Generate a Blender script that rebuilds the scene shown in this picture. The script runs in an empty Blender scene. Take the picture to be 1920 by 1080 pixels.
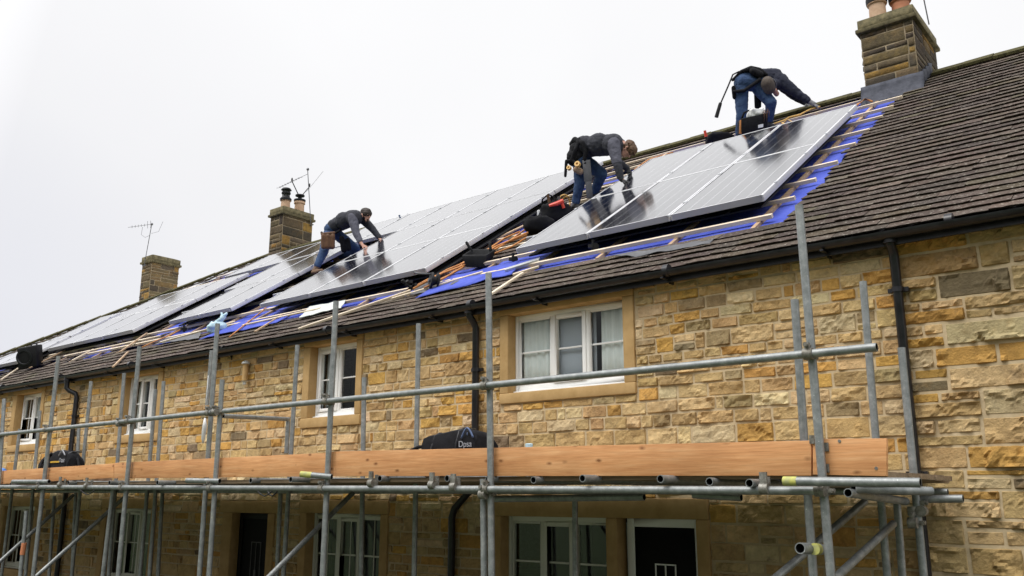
import bpy, bmesh, math, random
from mathutils import Vector as V, Matrix, noise
rnd = random.Random(11)
PI = math.pi
C = bpy.context.scene.collection
R = math.radians

# ------------------------------------------------------------------ camera frame and measuring helpers
FPX = 1657.0
CAM = V((0, -9.3, 2.4))
FW = V((-0.61302324, 0.75645393, 0.22799114))
RT = V((0.77691539, 0.62960502, 0.0))
UP = RT.cross(FW)
TH = R(33)
E0 = V((0, -.15, 5.03))                         # eave line of the roof
SL = V((0, math.cos(TH), math.sin(TH)))         # up the slope
NR = V((0, -math.sin(TH), math.cos(TH)))        # off the slope


def ray(x, y):
    return FW * FPX + RT * (x - 960) + UP * (540 - y)


def at(x, y, Y):
    d = ray(x, y)
    return CAM + d * ((Y - CAM.y) / d.y)


def rf(X, s, h=0.0):
    return E0 + V((X, 0, 0)) + SL * s + NR * h


def on(x, y, h=0.0):
    d = ray(x, y)
    o = E0 + NR * h
    return CAM + d * ((o - CAM).dot(NR) / d.dot(NR))


def dep(x, y, w):
    return CAM + ray(x, y) * (w / FPX)


def depth_of(p):
    return (p - CAM).dot(FW)


# ------------------------------------------------------------------ materials
def newmat(name):
    m = bpy.data.materials.new(name)
    m.use_nodes = True
    nt = m.node_tree
    return m, nt, nt.nodes, nt.links, nt.nodes['Principled BSDF']


def mat(name, col, rough=.6, metal=0.0, spec=.5):
    m, nt, N, L, b = newmat(name)
    b.inputs['Base Color'].default_value = (*col, 1)
    b.inputs['Roughness'].default_value = rough
    b.inputs['Metallic'].default_value = metal
    b.inputs['Specular IOR Level'].default_value = spec
    return m


def tex_noise(N, L, vec, scale, detail=4, rough=.6):
    t = N.new('ShaderNodeTexNoise')
    t.inputs['Scale'].default_value = scale
    t.inputs['Detail'].default_value = detail
    t.inputs['Roughness'].default_value = rough
    if vec is not None:
        L.new(vec, t.inputs['Vector'])
    return t


def ramp(N, L, fac, stops):
    r = N.new('ShaderNodeValToRGB')
    e = r.color_ramp.elements
    while len(e) > 1:
        e.remove(e[-1])
    e[0].position = stops[0][0]
    e[0].color = (*stops[0][1], 1)
    for p, c in stops[1:]:
        k = e.new(p)
        k.color = (*c, 1)
    L.new(fac, r.inputs['Fac'])
    return r


def mixc(N, L, mode, fac, a, b):
    m = N.new('ShaderNodeMix')
    m.data_type = 'RGBA'
    m.blend_type = mode
    for sock, v in ((m.inputs[0], fac), (m.inputs[6], a), (m.inputs[7], b)):
        if hasattr(v, 'is_output'):
            L.new(v, sock)
        elif isinstance(v, (int, float)):
            sock.default_value = v
        else:
            sock.default_value = (*v, 1)
    return m.outputs[2]


def math_n(N, L, op, a, b=None):
    m = N.new('ShaderNodeMath')
    m.operation = op
    for i, v in enumerate((a, b)):
        if v is None:
            continue
        if hasattr(v, 'is_output'):
            L.new(v, m.inputs[i])
        else:
            m.inputs[i].default_value = v
    return m.outputs[0]


def bump(N, L, b, height, strength=.3, dist=.01):
    k = N.new('ShaderNodeBump')
    k.inputs['Strength'].default_value = strength
    k.inputs['Distance'].default_value = dist
    L.new(height, k.inputs['Height'])
    L.new(k.outputs[0], b.inputs['Normal'])


def noisy(name, c1, c2, scale, rough=.7, metal=0.0, bumps=.2, bdist=.005, spec=.4, stretch=None):
    m, nt, N, L, b = newmat(name)
    tc = N.new('ShaderNodeTexCoord')
    vec = tc.outputs['Object']
    if stretch:
        mp = N.new('ShaderNodeMapping')
        mp.inputs['Scale'].default_value = stretch
        L.new(vec, mp.inputs['Vector'])
        vec = mp.outputs[0]
    t = tex_noise(N, L, vec, scale, 6, .65)
    r = ramp(N, L, t.outputs['Fac'], [(.3, c1), (.7, c2)])
    L.new(r.outputs[0], b.inputs['Base Color'])
    b.inputs['Roughness'].default_value = rough
    b.inputs['Metallic'].default_value = metal
    b.inputs['Specular IOR Level'].default_value = spec
    if bumps:
        t2 = tex_noise(N, L, vec, scale * 4, 4, .6)
        bump(N, L, b, t2.outputs['Fac'], bumps, bdist)
    return m


def stone_mat(name, stain, dark_amt):
    """colour of every stone comes from the mesh; grain, rust patches and soot with shapes of their own"""
    m, nt, N, L, b = newmat(name)
    a = N.new('ShaderNodeAttribute')
    a.attribute_name = 'Col'
    tc = N.new('ShaderNodeTexCoord')
    o = tc.outputs['Object']
    n1 = tex_noise(N, L, o, 9, 6, .7)
    r1 = ramp(N, L, n1.outputs['Fac'], [(.25, (.72, .72, .72)), (.75, (1.22, 1.2, 1.16))])
    c = mixc(N, L, 'MULTIPLY', 1.0, a.outputs['Color'], r1.outputs[0])
    nb = tex_noise(N, L, o, 1.7, 7, .7)
    rb = ramp(N, L, nb.outputs['Fac'], [(.33, (.72, .69, .66)), (.50, (1.10, 1.10, 1.09))])
    c = mixc(N, L, 'MULTIPLY', 1.0, c, rb.outputs[0])
    n2 = tex_noise(N, L, o, 3.1, 5, .6)
    f2 = ramp(N, L, n2.outputs['Fac'], [(.55, (0, 0, 0)), (.72, (stain, stain, stain))])
    c = mixc(N, L, 'MIX', f2.outputs[0], c, (.40, .22, .055))
    n3 = tex_noise(N, L, o, 7.5, 9, .78)
    f3 = ramp(N, L, n3.outputs['Fac'], [(.55 - .12 * (dark_amt > .7), (0, 0, 0)), (.70, (dark_amt, dark_amt, dark_amt))])
    c = mixc(N, L, 'MIX', f3.outputs[0], c, (.075, .06, .042))
    L.new(c, b.inputs['Base Color'])
    b.inputs['Roughness'].default_value = .92
    b.inputs['Specular IOR Level'].default_value = .2
    n4 = tex_noise(N, L, o, 22, 9, .72)
    bump(N, L, b, n4.outputs['Fac'], .8, .03)
    return m


M = {}
M['stone'] = stone_mat('gritstone', .35, .55)
M['chimney'] = stone_mat('sooty gritstone', .2, .85)
M['mortar'] = noisy('lime mortar', (.43, .335, .205), (.56, .45, .29), 14, .95, bumps=.5, spec=.1)
M['sootmortar'] = noisy('sooty mortar', (.16, .13, .085), (.30, .24, .16), 9, .95, bumps=.5, spec=.1)
M['dressed'] = noisy('dressed sandstone', (.38, .245, .10), (.50, .335, .155), 5, .85, bumps=.15, spec=.2)
M['cap'] = noisy('weathered cap stone', (.055, .05, .03), (.19, .16, .09), 9, .95, bumps=.5, bdist=.012, spec=.1)


def tile_mat():
    m, nt, N, L, b = newmat('stone roof slate')
    a = N.new('ShaderNodeAttribute')
    a.attribute_name = 'Col'
    o = N.new('ShaderNodeTexCoord').outputs['Object']
    n1 = tex_noise(N, L, o, 11, 6, .7)
    r1 = ramp(N, L, n1.outputs['Fac'], [(.3, (.72, .7, .68)), (.7, (1.28, 1.22, 1.18))])
    c = mixc(N, L, 'MULTIPLY', 1.0, a.outputs['Color'], r1.outputs[0])
    n2 = tex_noise(N, L, o, 24, 7, .8)
    f2 = ramp(N, L, n2.outputs['Fac'], [(.56, (0, 0, 0)), (.63, (.85, .85, .85))])
    c = mixc(N, L, 'MIX', f2.outputs[0], c, (.42, .39, .33))
    n3 = tex_noise(N, L, o, 2.2, 6, .7)
    f3 = ramp(N, L, n3.outputs['Fac'], [(.6, (0, 0, 0)), (.75, (.45, .45, .45))])
    c = mixc(N, L, 'MIX', f3.outputs[0], c, (.075, .07, .025))
    L.new(c, b.inputs['Base Color'])
    b.inputs['Roughness'].default_value = .85
    b.inputs['Specular IOR Level'].default_value = .18
    n4 = tex_noise(N, L, o, 45, 6, .7)
    bump(N, L, b, n4.outputs['Fac'], .6, .012)
    return m


M['tile'] = tile_mat()
M['moss'] = noisy('mossy ridge stone', (.026, .023, .014), (.13, .118, .052), 17, .95, bumps=.6, bdist=.015, spec=.1)


def tube_mat():
    m, nt, N, L, b = newmat('galvanised steel')
    o = N.new('ShaderNodeTexCoord').outputs['Object']
    n1 = tex_noise(N, L, o, 14, 6, .7)
    r1 = ramp(N, L, n1.outputs['Fac'], [(.3, (.155, .168, .166)), (.55, (.25, .262, .26)), (.75, (.39, .4, .39))])
    n2 = tex_noise(N, L, o, 6, 6, .75)
    f2 = ramp(N, L, n2.outputs['Fac'], [(.62, (0, 0, 0)), (.72, (.6, .6, .6))])
    c = mixc(N, L, 'MIX', f2.outputs[0], r1.outputs[0], (.50, .47, .36))
    n3 = tex_noise(N, L, o, 60, 3, .6)
    f3 = ramp(N, L, n3.outputs['Fac'], [(.68, (0, 0, 0)), (.74, (.7, .7, .7))])
    c = mixc(N, L, 'MIX', f3.outputs[0], c, (.6, .62, .62))
    L.new(c, b.inputs['Base Color'])
    b.inputs['Metallic'].default_value = .45
    b.inputs['Roughness'].default_value = .48
    return m


M['tube'] = tube_mat()
M['tubein'] = mat('dark tube inside', (.015, .015, .015), .95, 0, .05)  # shade of the hollow put into the colour
M['coupler'] = noisy('rusty zinc coupler', (.10, .09, .07), (.32, .31, .28), 25, .55, .5, .3)
M['yellow'] = noisy('worn yellow paint', (.30, .31, .16), (.52, .50, .10), 22, .6, bumps=0)
M['orangetape'] = mat('orange tape', (.55, .2, .09), .7)


def board_mat(name, c1, c2, c3, knots=True):
    m, nt, N, L, b = newmat(name)
    o = N.new('ShaderNodeTexCoord').outputs['Object']
    mp = N.new('ShaderNodeMapping')
    mp.inputs['Scale'].default_value = (.6, 6, 9)
    L.new(o, mp.inputs['Vector'])
    n1 = tex_noise(N, L, mp.outputs[0], 3.5, 7, .65)
    r1 = ramp(N, L, n1.outputs['Fac'], [(.3, c1), (.5, c2), (.72, c3)])
    c = r1.outputs[0]
    mp3 = N.new('ShaderNodeMapping')
    mp3.inputs['Scale'].default_value = (1.3, 20, 34)
    L.new(o, mp3.inputs['Vector'])
    n5 = tex_noise(N, L, mp3.outputs[0], 3, 5, .7)
    f5 = ramp(N, L, n5.outputs['Fac'], [(.35, (.86, .82, .78)), (.6, (1.05, 1.04, 1.03))])
    c = mixc(N, L, 'MULTIPLY', 1.0, c, f5.outputs[0])
    n0 = tex_noise(N, L, o, 1.1, 3, .5)
    f0 = ramp(N, L, n0.outputs['Fac'], [(.4, (.88, .84, .8)), (.62, (1.08, 1.06, 1.04))])
    c = mixc(N, L, 'MULTIPLY', 1.0, c, f0.outputs[0])
    if knots:
        mp2 = N.new('ShaderNodeMapping')
        mp2.inputs['Scale'].default_value = (2.1, 0.01, 4.2)
        L.new(o, mp2.inputs['Vector'])
        vo = N.new('ShaderNodeTexVoronoi')
        vo.inputs['Scale'].default_value = 2.1
        vo.inputs['Randomness'].default_value = 1
        L.new(mp2.outputs[0], vo.inputs['Vector'])
        nz = tex_noise(N, L, o, 25, 3, .6)
        d = math_n(N, L, 'ADD', vo.outputs['Distance'], math_n(N, L, 'MULTIPLY', nz.outputs['Fac'], .09))
        f = ramp(N, L, d, [(.10, (.9, .9, .9)), (.14, (.45, .45, .45)), (.22, (0, 0, 0))])
        c = mixc(N, L, 'MIX', f.outputs[0], c, (.16, .055, .015))
    L.new(c, b.inputs['Base Color'])
    b.inputs['Roughness'].default_value = .65
    b.inputs['Specular IOR Level'].default_value = .3
    bump(N, L, b, n1.outputs['Fac'], .2, .004)
    return m


M['board'] = board_mat('orange scaffold timber', (.50, .235, .095), (.60, .31, .135), (.66, .385, .19))
M['plank'] = board_mat('grey worn plank', (.16, .12, .08), (.24, .18, .12), (.32, .26, .19), False)
M['batten'] = board_mat('pale roofing lath', (.60, .51, .38), (.72, .64, .52), (.80, .74, .64), False)
M['rafter'] = board_mat('tan rafter timber', (.34, .235, .15), (.44, .32, .21), (.52, .4, .28), False)


def membrane_mat():
    m, nt, N, L, b = newmat('blue roofing membrane')
    o = N.new('ShaderNodeTexCoord').outputs['Object']
    n1 = tex_noise(N, L, o, 2.2, 5, .6)
    r1 = ramp(N, L, n1.outputs['Fac'], [(.3, (.045, .068, .36)), (.7, (.09, .122, .50))])
    L.new(r1.outputs[0], b.inputs['Base Color'])
    b.inputs['Roughness'].default_value = .75
    b.inputs['Specular IOR Level'].default_value = .15
    n2 = tex_noise(N, L, o, 7, 4, .6)
    bump(N, L, b, n2.outputs['Fac'], .5, .03)
    return m


M['blue'] = membrane_mat()
M['lead'] = noisy('grey lead sheet', (.03, .033, .045), (.085, .09, .115), 6, .7, 0, .4, .012, spec=.25)
M['greysheet'] = noisy('dark slate sheet', (.06, .06, .065), (.13, .13, .14), 6, .6)
M['palesheet'] = noisy('pale grey plastic', (.46, .48, .46), (.58, .6, .58), 5, .55)
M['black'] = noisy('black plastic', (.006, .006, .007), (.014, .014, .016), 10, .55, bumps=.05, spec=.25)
M['gutter'] = noisy('black gutter', (.006, .006, .008), (.022, .022, .026), 7, .3, bumps=.05)
M['blackfab'] = noisy('black woven fabric', (.004, .004, .005), (.012, .012, .015), 18, .85, bumps=.6, spec=.2)
M['upvc'] = noisy('white window plastic', (.82, .83, .82), (.88, .89, .88), 3, .35, bumps=0)
M['upvcdull'] = noisy('cream window plastic', (.62, .63, .54), (.70, .71, .62), 3, .4, bumps=0)
M['curtain'] = noisy('pale curtain', (.66, .70, .68), (.82, .84, .82), 2, .9, stretch=(14, 14, .4), bumps=0)
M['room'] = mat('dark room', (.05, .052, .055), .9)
M['blind'] = mat('grey blind', (.40, .43, .48), .8)
M['door'] = noisy('black door paint', (.003, .003, .0035), (.006, .006, .007), 6, .6, bumps=0, spec=.15)
M['pot'] = noisy('buff chimney pot', (.42, .27, .17), (.55, .38, .26), 8, .85)
M['potred'] = noisy('terracotta pot', (.34, .13, .07), (.45, .2, .11), 8, .85)
M['alu'] = mat('aluminium frame', (.66, .66, .68), .45, .25)
M['rail'] = mat('aluminium rail', (.6, .61, .63), .35, .7)
M['orange'] = noisy('orange cable', (.40, .15, .04), (.58, .25, .07), 5, .5, bumps=0)
M['wire'] = mat('grey wire', (.12, .12, .13), .5, .4)
M['red'] = mat('red plastic', (.65, .06, .03), .4)
M['white'] = mat('white plastic', (.7, .7, .7), .4)
M['paleblue'] = mat('pale blue plastic', (.50, .68, .76), .5)
M['bluething'] = mat('blue plastic', (.03, .16, .5), .4)
M['grass'] = noisy('grass', (.025, .05, .012), (.07, .1, .03), 3, .95, bumps=.5)
M['paving'] = noisy('stone paving', (.06, .055, .045), (.11, .10, .085), 4, .9)
M['logo'] = mat('white print', (.30, .31, .34), .6)
M['logoblue'] = mat('blue print', (.07, .11, .22), .5)
M['logoyellow'] = mat('yellow print', (.6, .36, .03), .5)
M['jacket'] = noisy('charcoal fleece', (.022, .023, .03), (.042, .043, .055), 9, .9, bumps=.4)
M['sleeve'] = noisy('grey jacket panel', (.065, .065, .085), (.10, .10, .13), 9, .85, bumps=.4)
M['navy'] = noisy('navy pullover', (.010, .012, .024), (.022, .025, .045), 9, .9, bumps=.4)
M['jeans'] = noisy('blue denim', (.020, .042, .10), (.045, .085, .18), 7, .9, bumps=.5)
M['skin'] = noisy('skin', (.42, .22, .16), (.5, .28, .21), 14, .55, bumps=.05)
M['hairdark'] = noisy('dark hair', (.012, .008, .006), (.035, .022, .016), 40, .6, bumps=.7)
M['hairbrown'] = noisy('brown hair', (.05, .025, .012), (.15, .08, .04), 40, .6, bumps=.7)
M['glove'] = mat('black glove', (.012, .012, .014), .7)
M['greyglove'] = noisy('grey glove', (.16, .16, .17), (.25, .25, .26), 12, .8)
M['boot'] = noisy('brown boot', (.10, .055, .03), (.2, .12, .07), 12, .7)
M['darkboot'] = mat('black boot', (.015, .015, .017), .6)
M['leather'] = noisy('tan leather', (.085, .04, .02), (.155, .075, .036), 10, .65, bumps=.3)
M['suede'] = noisy('beige suede', (.22, .15, .10), (.33, .23, .16), 12, .85)
M['tan'] = mat('yellow tape roll', (.6, .36, .10), .5)
M['capcloth'] = noisy('brown cap cloth', (.055, .042, .034), (.10, .08, .066), 14, .9)
M['eye'] = mat('dark eye', (.01, .008, .006), .3)
M['lip'] = mat('lip', (.30, .11, .09), .5)


def pv_mat():
    m, nt, N, L, b = newmat('photovoltaic glass')
    uv = N.new('ShaderNodeUVMap')
    sp = N.new('ShaderNodeSeparateXYZ')
    L.new(uv.outputs[0], sp.inputs[0])

    def line(sock, n, w):
        f = math_n(N, L, 'FRACT', math_n(N, L, 'MULTIPLY', sock, n))
        d = math_n(N, L, 'ABSOLUTE', math_n(N, L, 'SUBTRACT', f, .5))
        return math_n(N, L, 'GREATER_THAN', d, .5 - w)
    a = line(sp.outputs[0], 6, .0115)
    bb = line(sp.outputs[1], 22, .045)
    c = mixc(N, L, 'MIX', bb, (.005, .005, .013), (.045, .045, .055))
    c = mixc(N, L, 'MIX', a, c, (.8, .8, .83))
    L.new(c, b.inputs['Base Color'])
    b.inputs['Roughness'].default_value = .14
    b.inputs['Specular IOR Level'].default_value = .5
    b.inputs['Coat Weight'].default_value = 1
    b.inputs['IOR'].default_value = 1.75
    b.inputs['Coat Roughness'].default_value = .10
    b.inputs['Coat IOR'].default_value = 2.35
    return m


M['pv'] = pv_mat()


def glass_mat():
    m, nt, N, L, b = newmat('window glass')
    N.remove(b)
    tr = N.new('ShaderNodeBsdfTransparent')
    tr.inputs[0].default_value = (.96, .98, .98, 1)
    gl = N.new('ShaderNodeBsdfGlossy')
    gl.inputs['Roughness'].default_value = .02
    fr = N.new('ShaderNodeLayerWeight')
    fr.inputs[0].default_value = .5
    k = math_n(N, L, 'ADD', math_n(N, L, 'MULTIPLY', math_n(N, L, 'POWER', fr.outputs['Facing'], 5), .9), .045)
    mx = N.new('ShaderNodeMixShader')
    L.new(k, mx.inputs[0])
    L.new(tr.outputs[0], mx.inputs[1])
    L.new(gl.outputs[0], mx.inputs[2])
    L.new(mx.outputs[0], N['Material Output'].inputs[0])
    return m


M['glass'] = glass_mat()


# ------------------------------------------------------------------ mesh builder
class MB:
    def __init__(self):
        self.v, self.f, self.m, self.c, self.uv = [], [], [], [], {}

    def add(self, vs, fs, mi=0, col=None):
        b = len(self.v)
        self.v += [tuple(p) for p in vs]
        for f in fs:
            self.f.append(tuple(i + b for i in f))
            self.m.append(mi)
            self.c.append(col or (1, 1, 1))

    def box(self, c, ax, ay, az, mi=0, col=None):
        """box with centre c and half-axis vectors"""
        c, ax, ay, az = V(c), V(ax), V(ay), V(az)
        vs = [c + ax * i + ay * j + az * k for i in (-1, 1) for j in (-1, 1) for k in (-1, 1)]
        fs = [(0, 1, 3, 2), (4, 6, 7, 5), (0, 4, 5, 1), (2, 3, 7, 6), (0, 2, 6, 4), (1, 5, 7, 3)]
        if ax.cross(ay).dot(az) < 0:
            fs = [f[::-1] for f in fs]
        self.add(vs, fs, mi, col)

    def bx(self, x0, x1, y0, y1, z0, z1, mi=0, col=None):
        self.box(((x0 + x1) / 2, (y0 + y1) / 2, (z0 + z1) / 2), ((x1 - x0) / 2, 0, 0), (0, (y1 - y0) / 2, 0), (0, 0, (z1 - z0) / 2), mi, col)

    def bar(self, p0, p1, w, h, up=(0, 0, 1), mi=0):
        p0, p1 = V(p0), V(p1)
        d = (p1 - p0)
        u = V(up)
        s = d.cross(u).normalized()
        u = s.cross(d).normalized()
        self.box((p0 + p1) / 2, d / 2, s * w / 2, u * h / 2, mi)

    @staticmethod
    def frame(d):
        d = d.normalized()
        a = V((0, 0, 1)) if abs(d.z) < .9 else V((1, 0, 0))
        s = d.cross(a).normalized()
        return s, d.cross(s).normalized()

    def tube(self, p0, p1, r0, r1=None, n=14, mi=0, hollow=0, mi2=1, caps=True):
        p0, p1 = V(p0), V(p1)
        r1 = r0 if r1 is None else r1
        s, t = self.frame(p1 - p0)
        d = (p1 - p0).normalized()
        ring = [s * math.cos(2 * PI * i / n) + t * math.sin(2 * PI * i / n) for i in range(n)]
        vs = [p0 + q * r0 for q in ring] + [p1 + q * r1 for q in ring]
        fs = [(i, i + n, (i + 1) % n + n, (i + 1) % n) for i in range(n)]
        self.add(vs, fs, mi)
        if hollow:
            for p, rr, sg in ((p0, r0, 1), (p1, r1, -1)):
                q0 = [p + q * rr for q in ring]
                q1 = [p + q * rr * hollow for q in ring]
                q2 = [p + q * rr * hollow + d * sg * min(.35, .45 * (p1 - p0).length) for q in ring]
                a = [(i, (i + 1) % n, (i + 1) % n + n, i + n) for i in range(n)]
                self.add(q0 + q1, a if sg > 0 else [k[::-1] for k in a], mi)
                self.add(q1 + q2, a if sg > 0 else [k[::-1] for k in a], mi2)
                e = tuple(range(n))
                self.add(q2, [e if sg < 0 else e[::-1]], mi2)
        elif caps:
            self.add(vs[:n], [tuple(range(n))], mi)
            self.add(vs[n:], [tuple(range(n))[::-1]], mi)

    def path(self, pts, r, n=8, mi=0):
        pts = [V(p) for p in pts]
        rr = r if isinstance(r, (list, tuple)) else [r] * len(pts)
        vs = []
        s0 = None
        for i, p in enumerate(pts):
            d = (pts[min(i + 1, len(pts) - 1)] - pts[max(i - 1, 0)]).normalized()
            if s0 is None:
                s0, t = self.frame(d)
            s = (s0 - d * s0.dot(d)).normalized()
            t = d.cross(s)
            s0 = s
            vs += [p + (s * math.cos(2 * PI * k / n) + t * math.sin(2 * PI * k / n)) * rr[i] for k in range(n)]
        fs = []
        for i in range(len(pts) - 1):
            for k in range(n):
                a, b = i * n + k, i * n + (k + 1) % n
                fs.append((a, b, b + n, a + n))
        fs.append(tuple(range(n))[::-1])
        e = (len(pts) - 1) * n
        fs.append(tuple(e + k for k in range(n)))
        self.add(vs, fs, mi)

    def lathe(self, c, prof, n=20, mi=0, axis=(0, 0, 1)):
        c = V(c)
        ax = V(axis).normalized()
        s, t = self.frame(ax)
        vs = []
        for r, z in prof:
            vs += [c + ax * z + (s * math.cos(2 * PI * k / n) + t * math.sin(2 * PI * k / n)) * r for k in range(n)]
        fs = []
        for i in range(len(prof) - 1):
            for k in range(n):
                a, b = i * n + k, i * n + (k + 1) % n
                fs.append((a, b, b + n, a + n))
        fs.append(tuple(range(n))[::-1])
        fs.append(tuple((len(prof) - 1) * n + k for k in range(n)))
        self.add(vs, fs, mi)

    def ball(self, c, r, n=12, mi=0, sc=(1, 1, 1)):
        c = V(c)
        vs, fs = [], []
        m = n // 2
        for i in range(m + 1):
            a = PI * i / m
            for k in range(n):
                b = 2 * PI * k / n
                vs.append(c + V((r * sc[0] * math.sin(a) * math.cos(b), r * sc[1] * math.sin(a) * math.sin(b), r * sc[2] * math.cos(a))))
        for i in range(m):
            for k in range(n):
                a, b = i * n + k, i * n + (k + 1) % n
                fs.append((a, a + n, b + n, b))
        self.add(vs, fs, mi)

    def grid(self, fn, nu, nv, mi=0, col=None):
        vs = [fn(i / nu, j / nv) for i in range(nu + 1) for j in range(nv + 1)]
        fs = []
        for i in range(nu):
            for j in range(nv):
                a = i * (nv + 1) + j
                fs.append((a, a + nv + 1, a + nv + 2, a + 1))
        self.add(vs, fs, mi, col)

    def slab(self, fn, nu, nv, thick, nrm, mi=0):
        """sheet with thickness"""
        self.grid(fn, nu, nv, mi)
        b = len(self.v)
        n = V(nrm) * thick
        self.grid(lambda u, v: V(fn(u, v)) - n, nu, nv, mi)
        k0 = b - (nu + 1) * (nv + 1)
        w = nv + 1
        edge = [i * w for i in range(nu + 1)] + [nu * w + j for j in range(1, nv + 1)] + [i * w + nv for i in range(nu - 1, -1, -1)] + [j for j in range(nv - 1, 0, -1)]
        for i in range(len(edge)):
            a, c = edge[i], edge[(i + 1) % len(edge)]
            self.f.append((k0 + a, b + a, b + c, k0 + c))
            self.m.append(mi)
            self.c.append((1, 1, 1))

    def build(self, name, mats, parent=None, smooth=False, bevel=0):
        me = bpy.data.meshes.new(name)
        me.from_pydata(self.v, [], self.f)
        for k in (mats if isinstance(mats, (list, tuple)) else [mats]):
            me.materials.append(M[k] if isinstance(k, str) else k)
        me.polygons.foreach_set('material_index', self.m)
        a = me.attributes.new('Col', 'FLOAT_COLOR', 'FACE')
        a.data.foreach_set('color', [q for c in self.c for q in (*c, 1)])
        me.polygons.foreach_set('use_smooth', [smooth is True] * len(self.f))
        me.update()
        o = bpy.data.objects.new(name, me)
        C.objects.link(o)
        if smooth == 'auto' or bevel:
            bm = bmesh.new()
            bm.from_mesh(me)
            bmesh.ops.remove_doubles(bm, verts=bm.verts, dist=1e-5)
            if bevel:
                es = [e for e in bm.edges if len(e.link_faces) == 2 and e.calc_face_angle(0) > .6]
                bmesh.ops.bevel(bm, geom=es, offset=bevel, segments=2, affect='EDGES', profile=.5)
            for f in bm.faces:
                f.smooth = True
            for e in bm.edges:
                e.smooth = not (len(e.link_faces) == 2 and e.calc_face_angle(0) > R(38))
            bm.to_mesh(me)
            bm.free()
        if parent is not None:
            o.parent = parent
            if parent.type == 'EMPTY':
                o.location = -V(parent.location)
        return o


def tag(o, label=None, cat=None, group=None, kind=None):
    if label:
        o['label'] = label
    if cat:
        o['category'] = cat
    if group:
        o['group'] = group
    if kind:
        o['kind'] = kind
    return o


def empty(name, label, cat, loc=(0, 0, 0), group=None):
    """Empty at a thing's base; its parts are built in its local frame (offset = world - loc)"""
    o = bpy.data.objects.new(name, None)
    o.empty_display_size = .2
    C.objects.link(o)
    o.location = loc
    return tag(o, label, cat, group)


def solo(mb, name, mats, label, cat, loc, group=None, smooth='auto', bevel=0):
    """a thing that is one mesh, its origin moved to loc"""
    loc = V(loc)
    mb.v = [tuple(V(p) - loc) for p in mb.v]
    o = mb.build(name, mats, None, smooth, bevel)
    o.location = loc
    return tag(o, label, cat, group)

# ------------------------------------------------------------------ the setting: ground
def sheet(name, x0, x1, y0, y1, z, m):
    b = MB()
    b.add([(x0, y0, z), (x1, y0, z), (x1, y1, z), (x0, y1, z)], [(0, 1, 2, 3)])
    return tag(b.build(name, m), kind='structure')


sheet('ground', -400, 400, -400, 400, 0, 'grass')
sheet('path', -60, 40, -4.6, .3, .006, 'paving')

# ------------------------------------------------------------------ the terrace
terrace = empty('terraced_house', 'long row of honey coloured stone cottages under one slate roof, scaffolded along the front', 'building', (-14, 0, 0))

# openings: x0, x1, z0, z1 (of the dressed surround), inner opening, kind
OPEN = [
    dict(o=(-7.58, -5.74, 3.74, 4.82), s=(-7.73, -5.58, 3.60, 4.96), k='a'),
    dict(o=(-11.86, -10.70, 3.63, 4.82), s=(-12.03, -10.56, 3.47, 4.96), k='b'),
    dict(o=(-18.02, -16.66, 3.60, 4.81), s=(-18.2, -16.48, 3.44, 4.96), k='c'),
    dict(o=(-23.2, -21.86, 3.57, 4.80), s=(-23.42, -21.69, 3.41, 4.96), k='d'),
    dict(o=(-29.4, -28.0, 3.57, 4.80), s=(-29.6, -27.8, 3.41, 4.96), k='d'),
    dict(o=(-7.70, -6.06, .92, 2.13), s=(-7.86, -5.90, .76, 2.36), k='g'),
    dict(o=(-5.86, -4.86, 0.02, 2.13), s=(-5.90, -4.70, 0.0, 2.36), k='door'),
    dict(o=(-13.78, -12.76, 0.02, 2.10), s=(-14.06, -12.58, 0.0, 2.30), k='door2'),
    dict(o=(-11.74, -10.02, .80, 2.12), s=(-11.92, -9.86, .64, 2.32), k='h'),
    dict(o=(-18.2, -16.46, .74, 2.14), s=(-18.4, -16.28, .58, 2.34), k='i'),
    dict(o=(-23.1, -21.5, .74, 2.14), s=(-23.3, -21.3, .58, 2.34), k='i'),
]
PAL = [((.485, .34, .165), 34), ((.535, .39, .205), 27), ((.43, .295, .138), 18), ((.51, .30, .086), 10), ((.32, .238, .128), 6),
       ((.56, .44, .265), 14), ((.20, .152, .095), 5), ((.45, .258, .08), 6)]
PALC = [((.115, .088, .05), 22), ((.15, .105, .05), 14), ((.055, .045, .034), 30), ((.27, .16, .045), 7), ((.10, .082, .06), 14)]


def pick(pal):
    t = rnd.uniform(0, sum(w for _, w in pal))
    for c, w in pal:
        t -= w
        if t <= 0:
            break
    k = rnd.uniform(.9, 1.12)
    return tuple(min(.9, q * k * rnd.uniform(.96, 1.04)) for q in c)


def subtract(rects, ho):
    out = []
    for (a, b, c, d) in rects:
        x0, x1, z0, z1 = ho
        if b <= x0 or a >= x1 or d <= z0 or c >= z1:
            out.append((a, b, c, d))
            continue
        if a < x0:
            out.append((a, x0, c, d))
        if b > x1:
            out.append((x1, b, c, d))
        a2, b2 = max(a, x0), min(b, x1)
        if c < z0:
            out.append((a2, b2, c, z0))
        if d > z1:
            out.append((a2, b2, z1, d))
    return out


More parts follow.
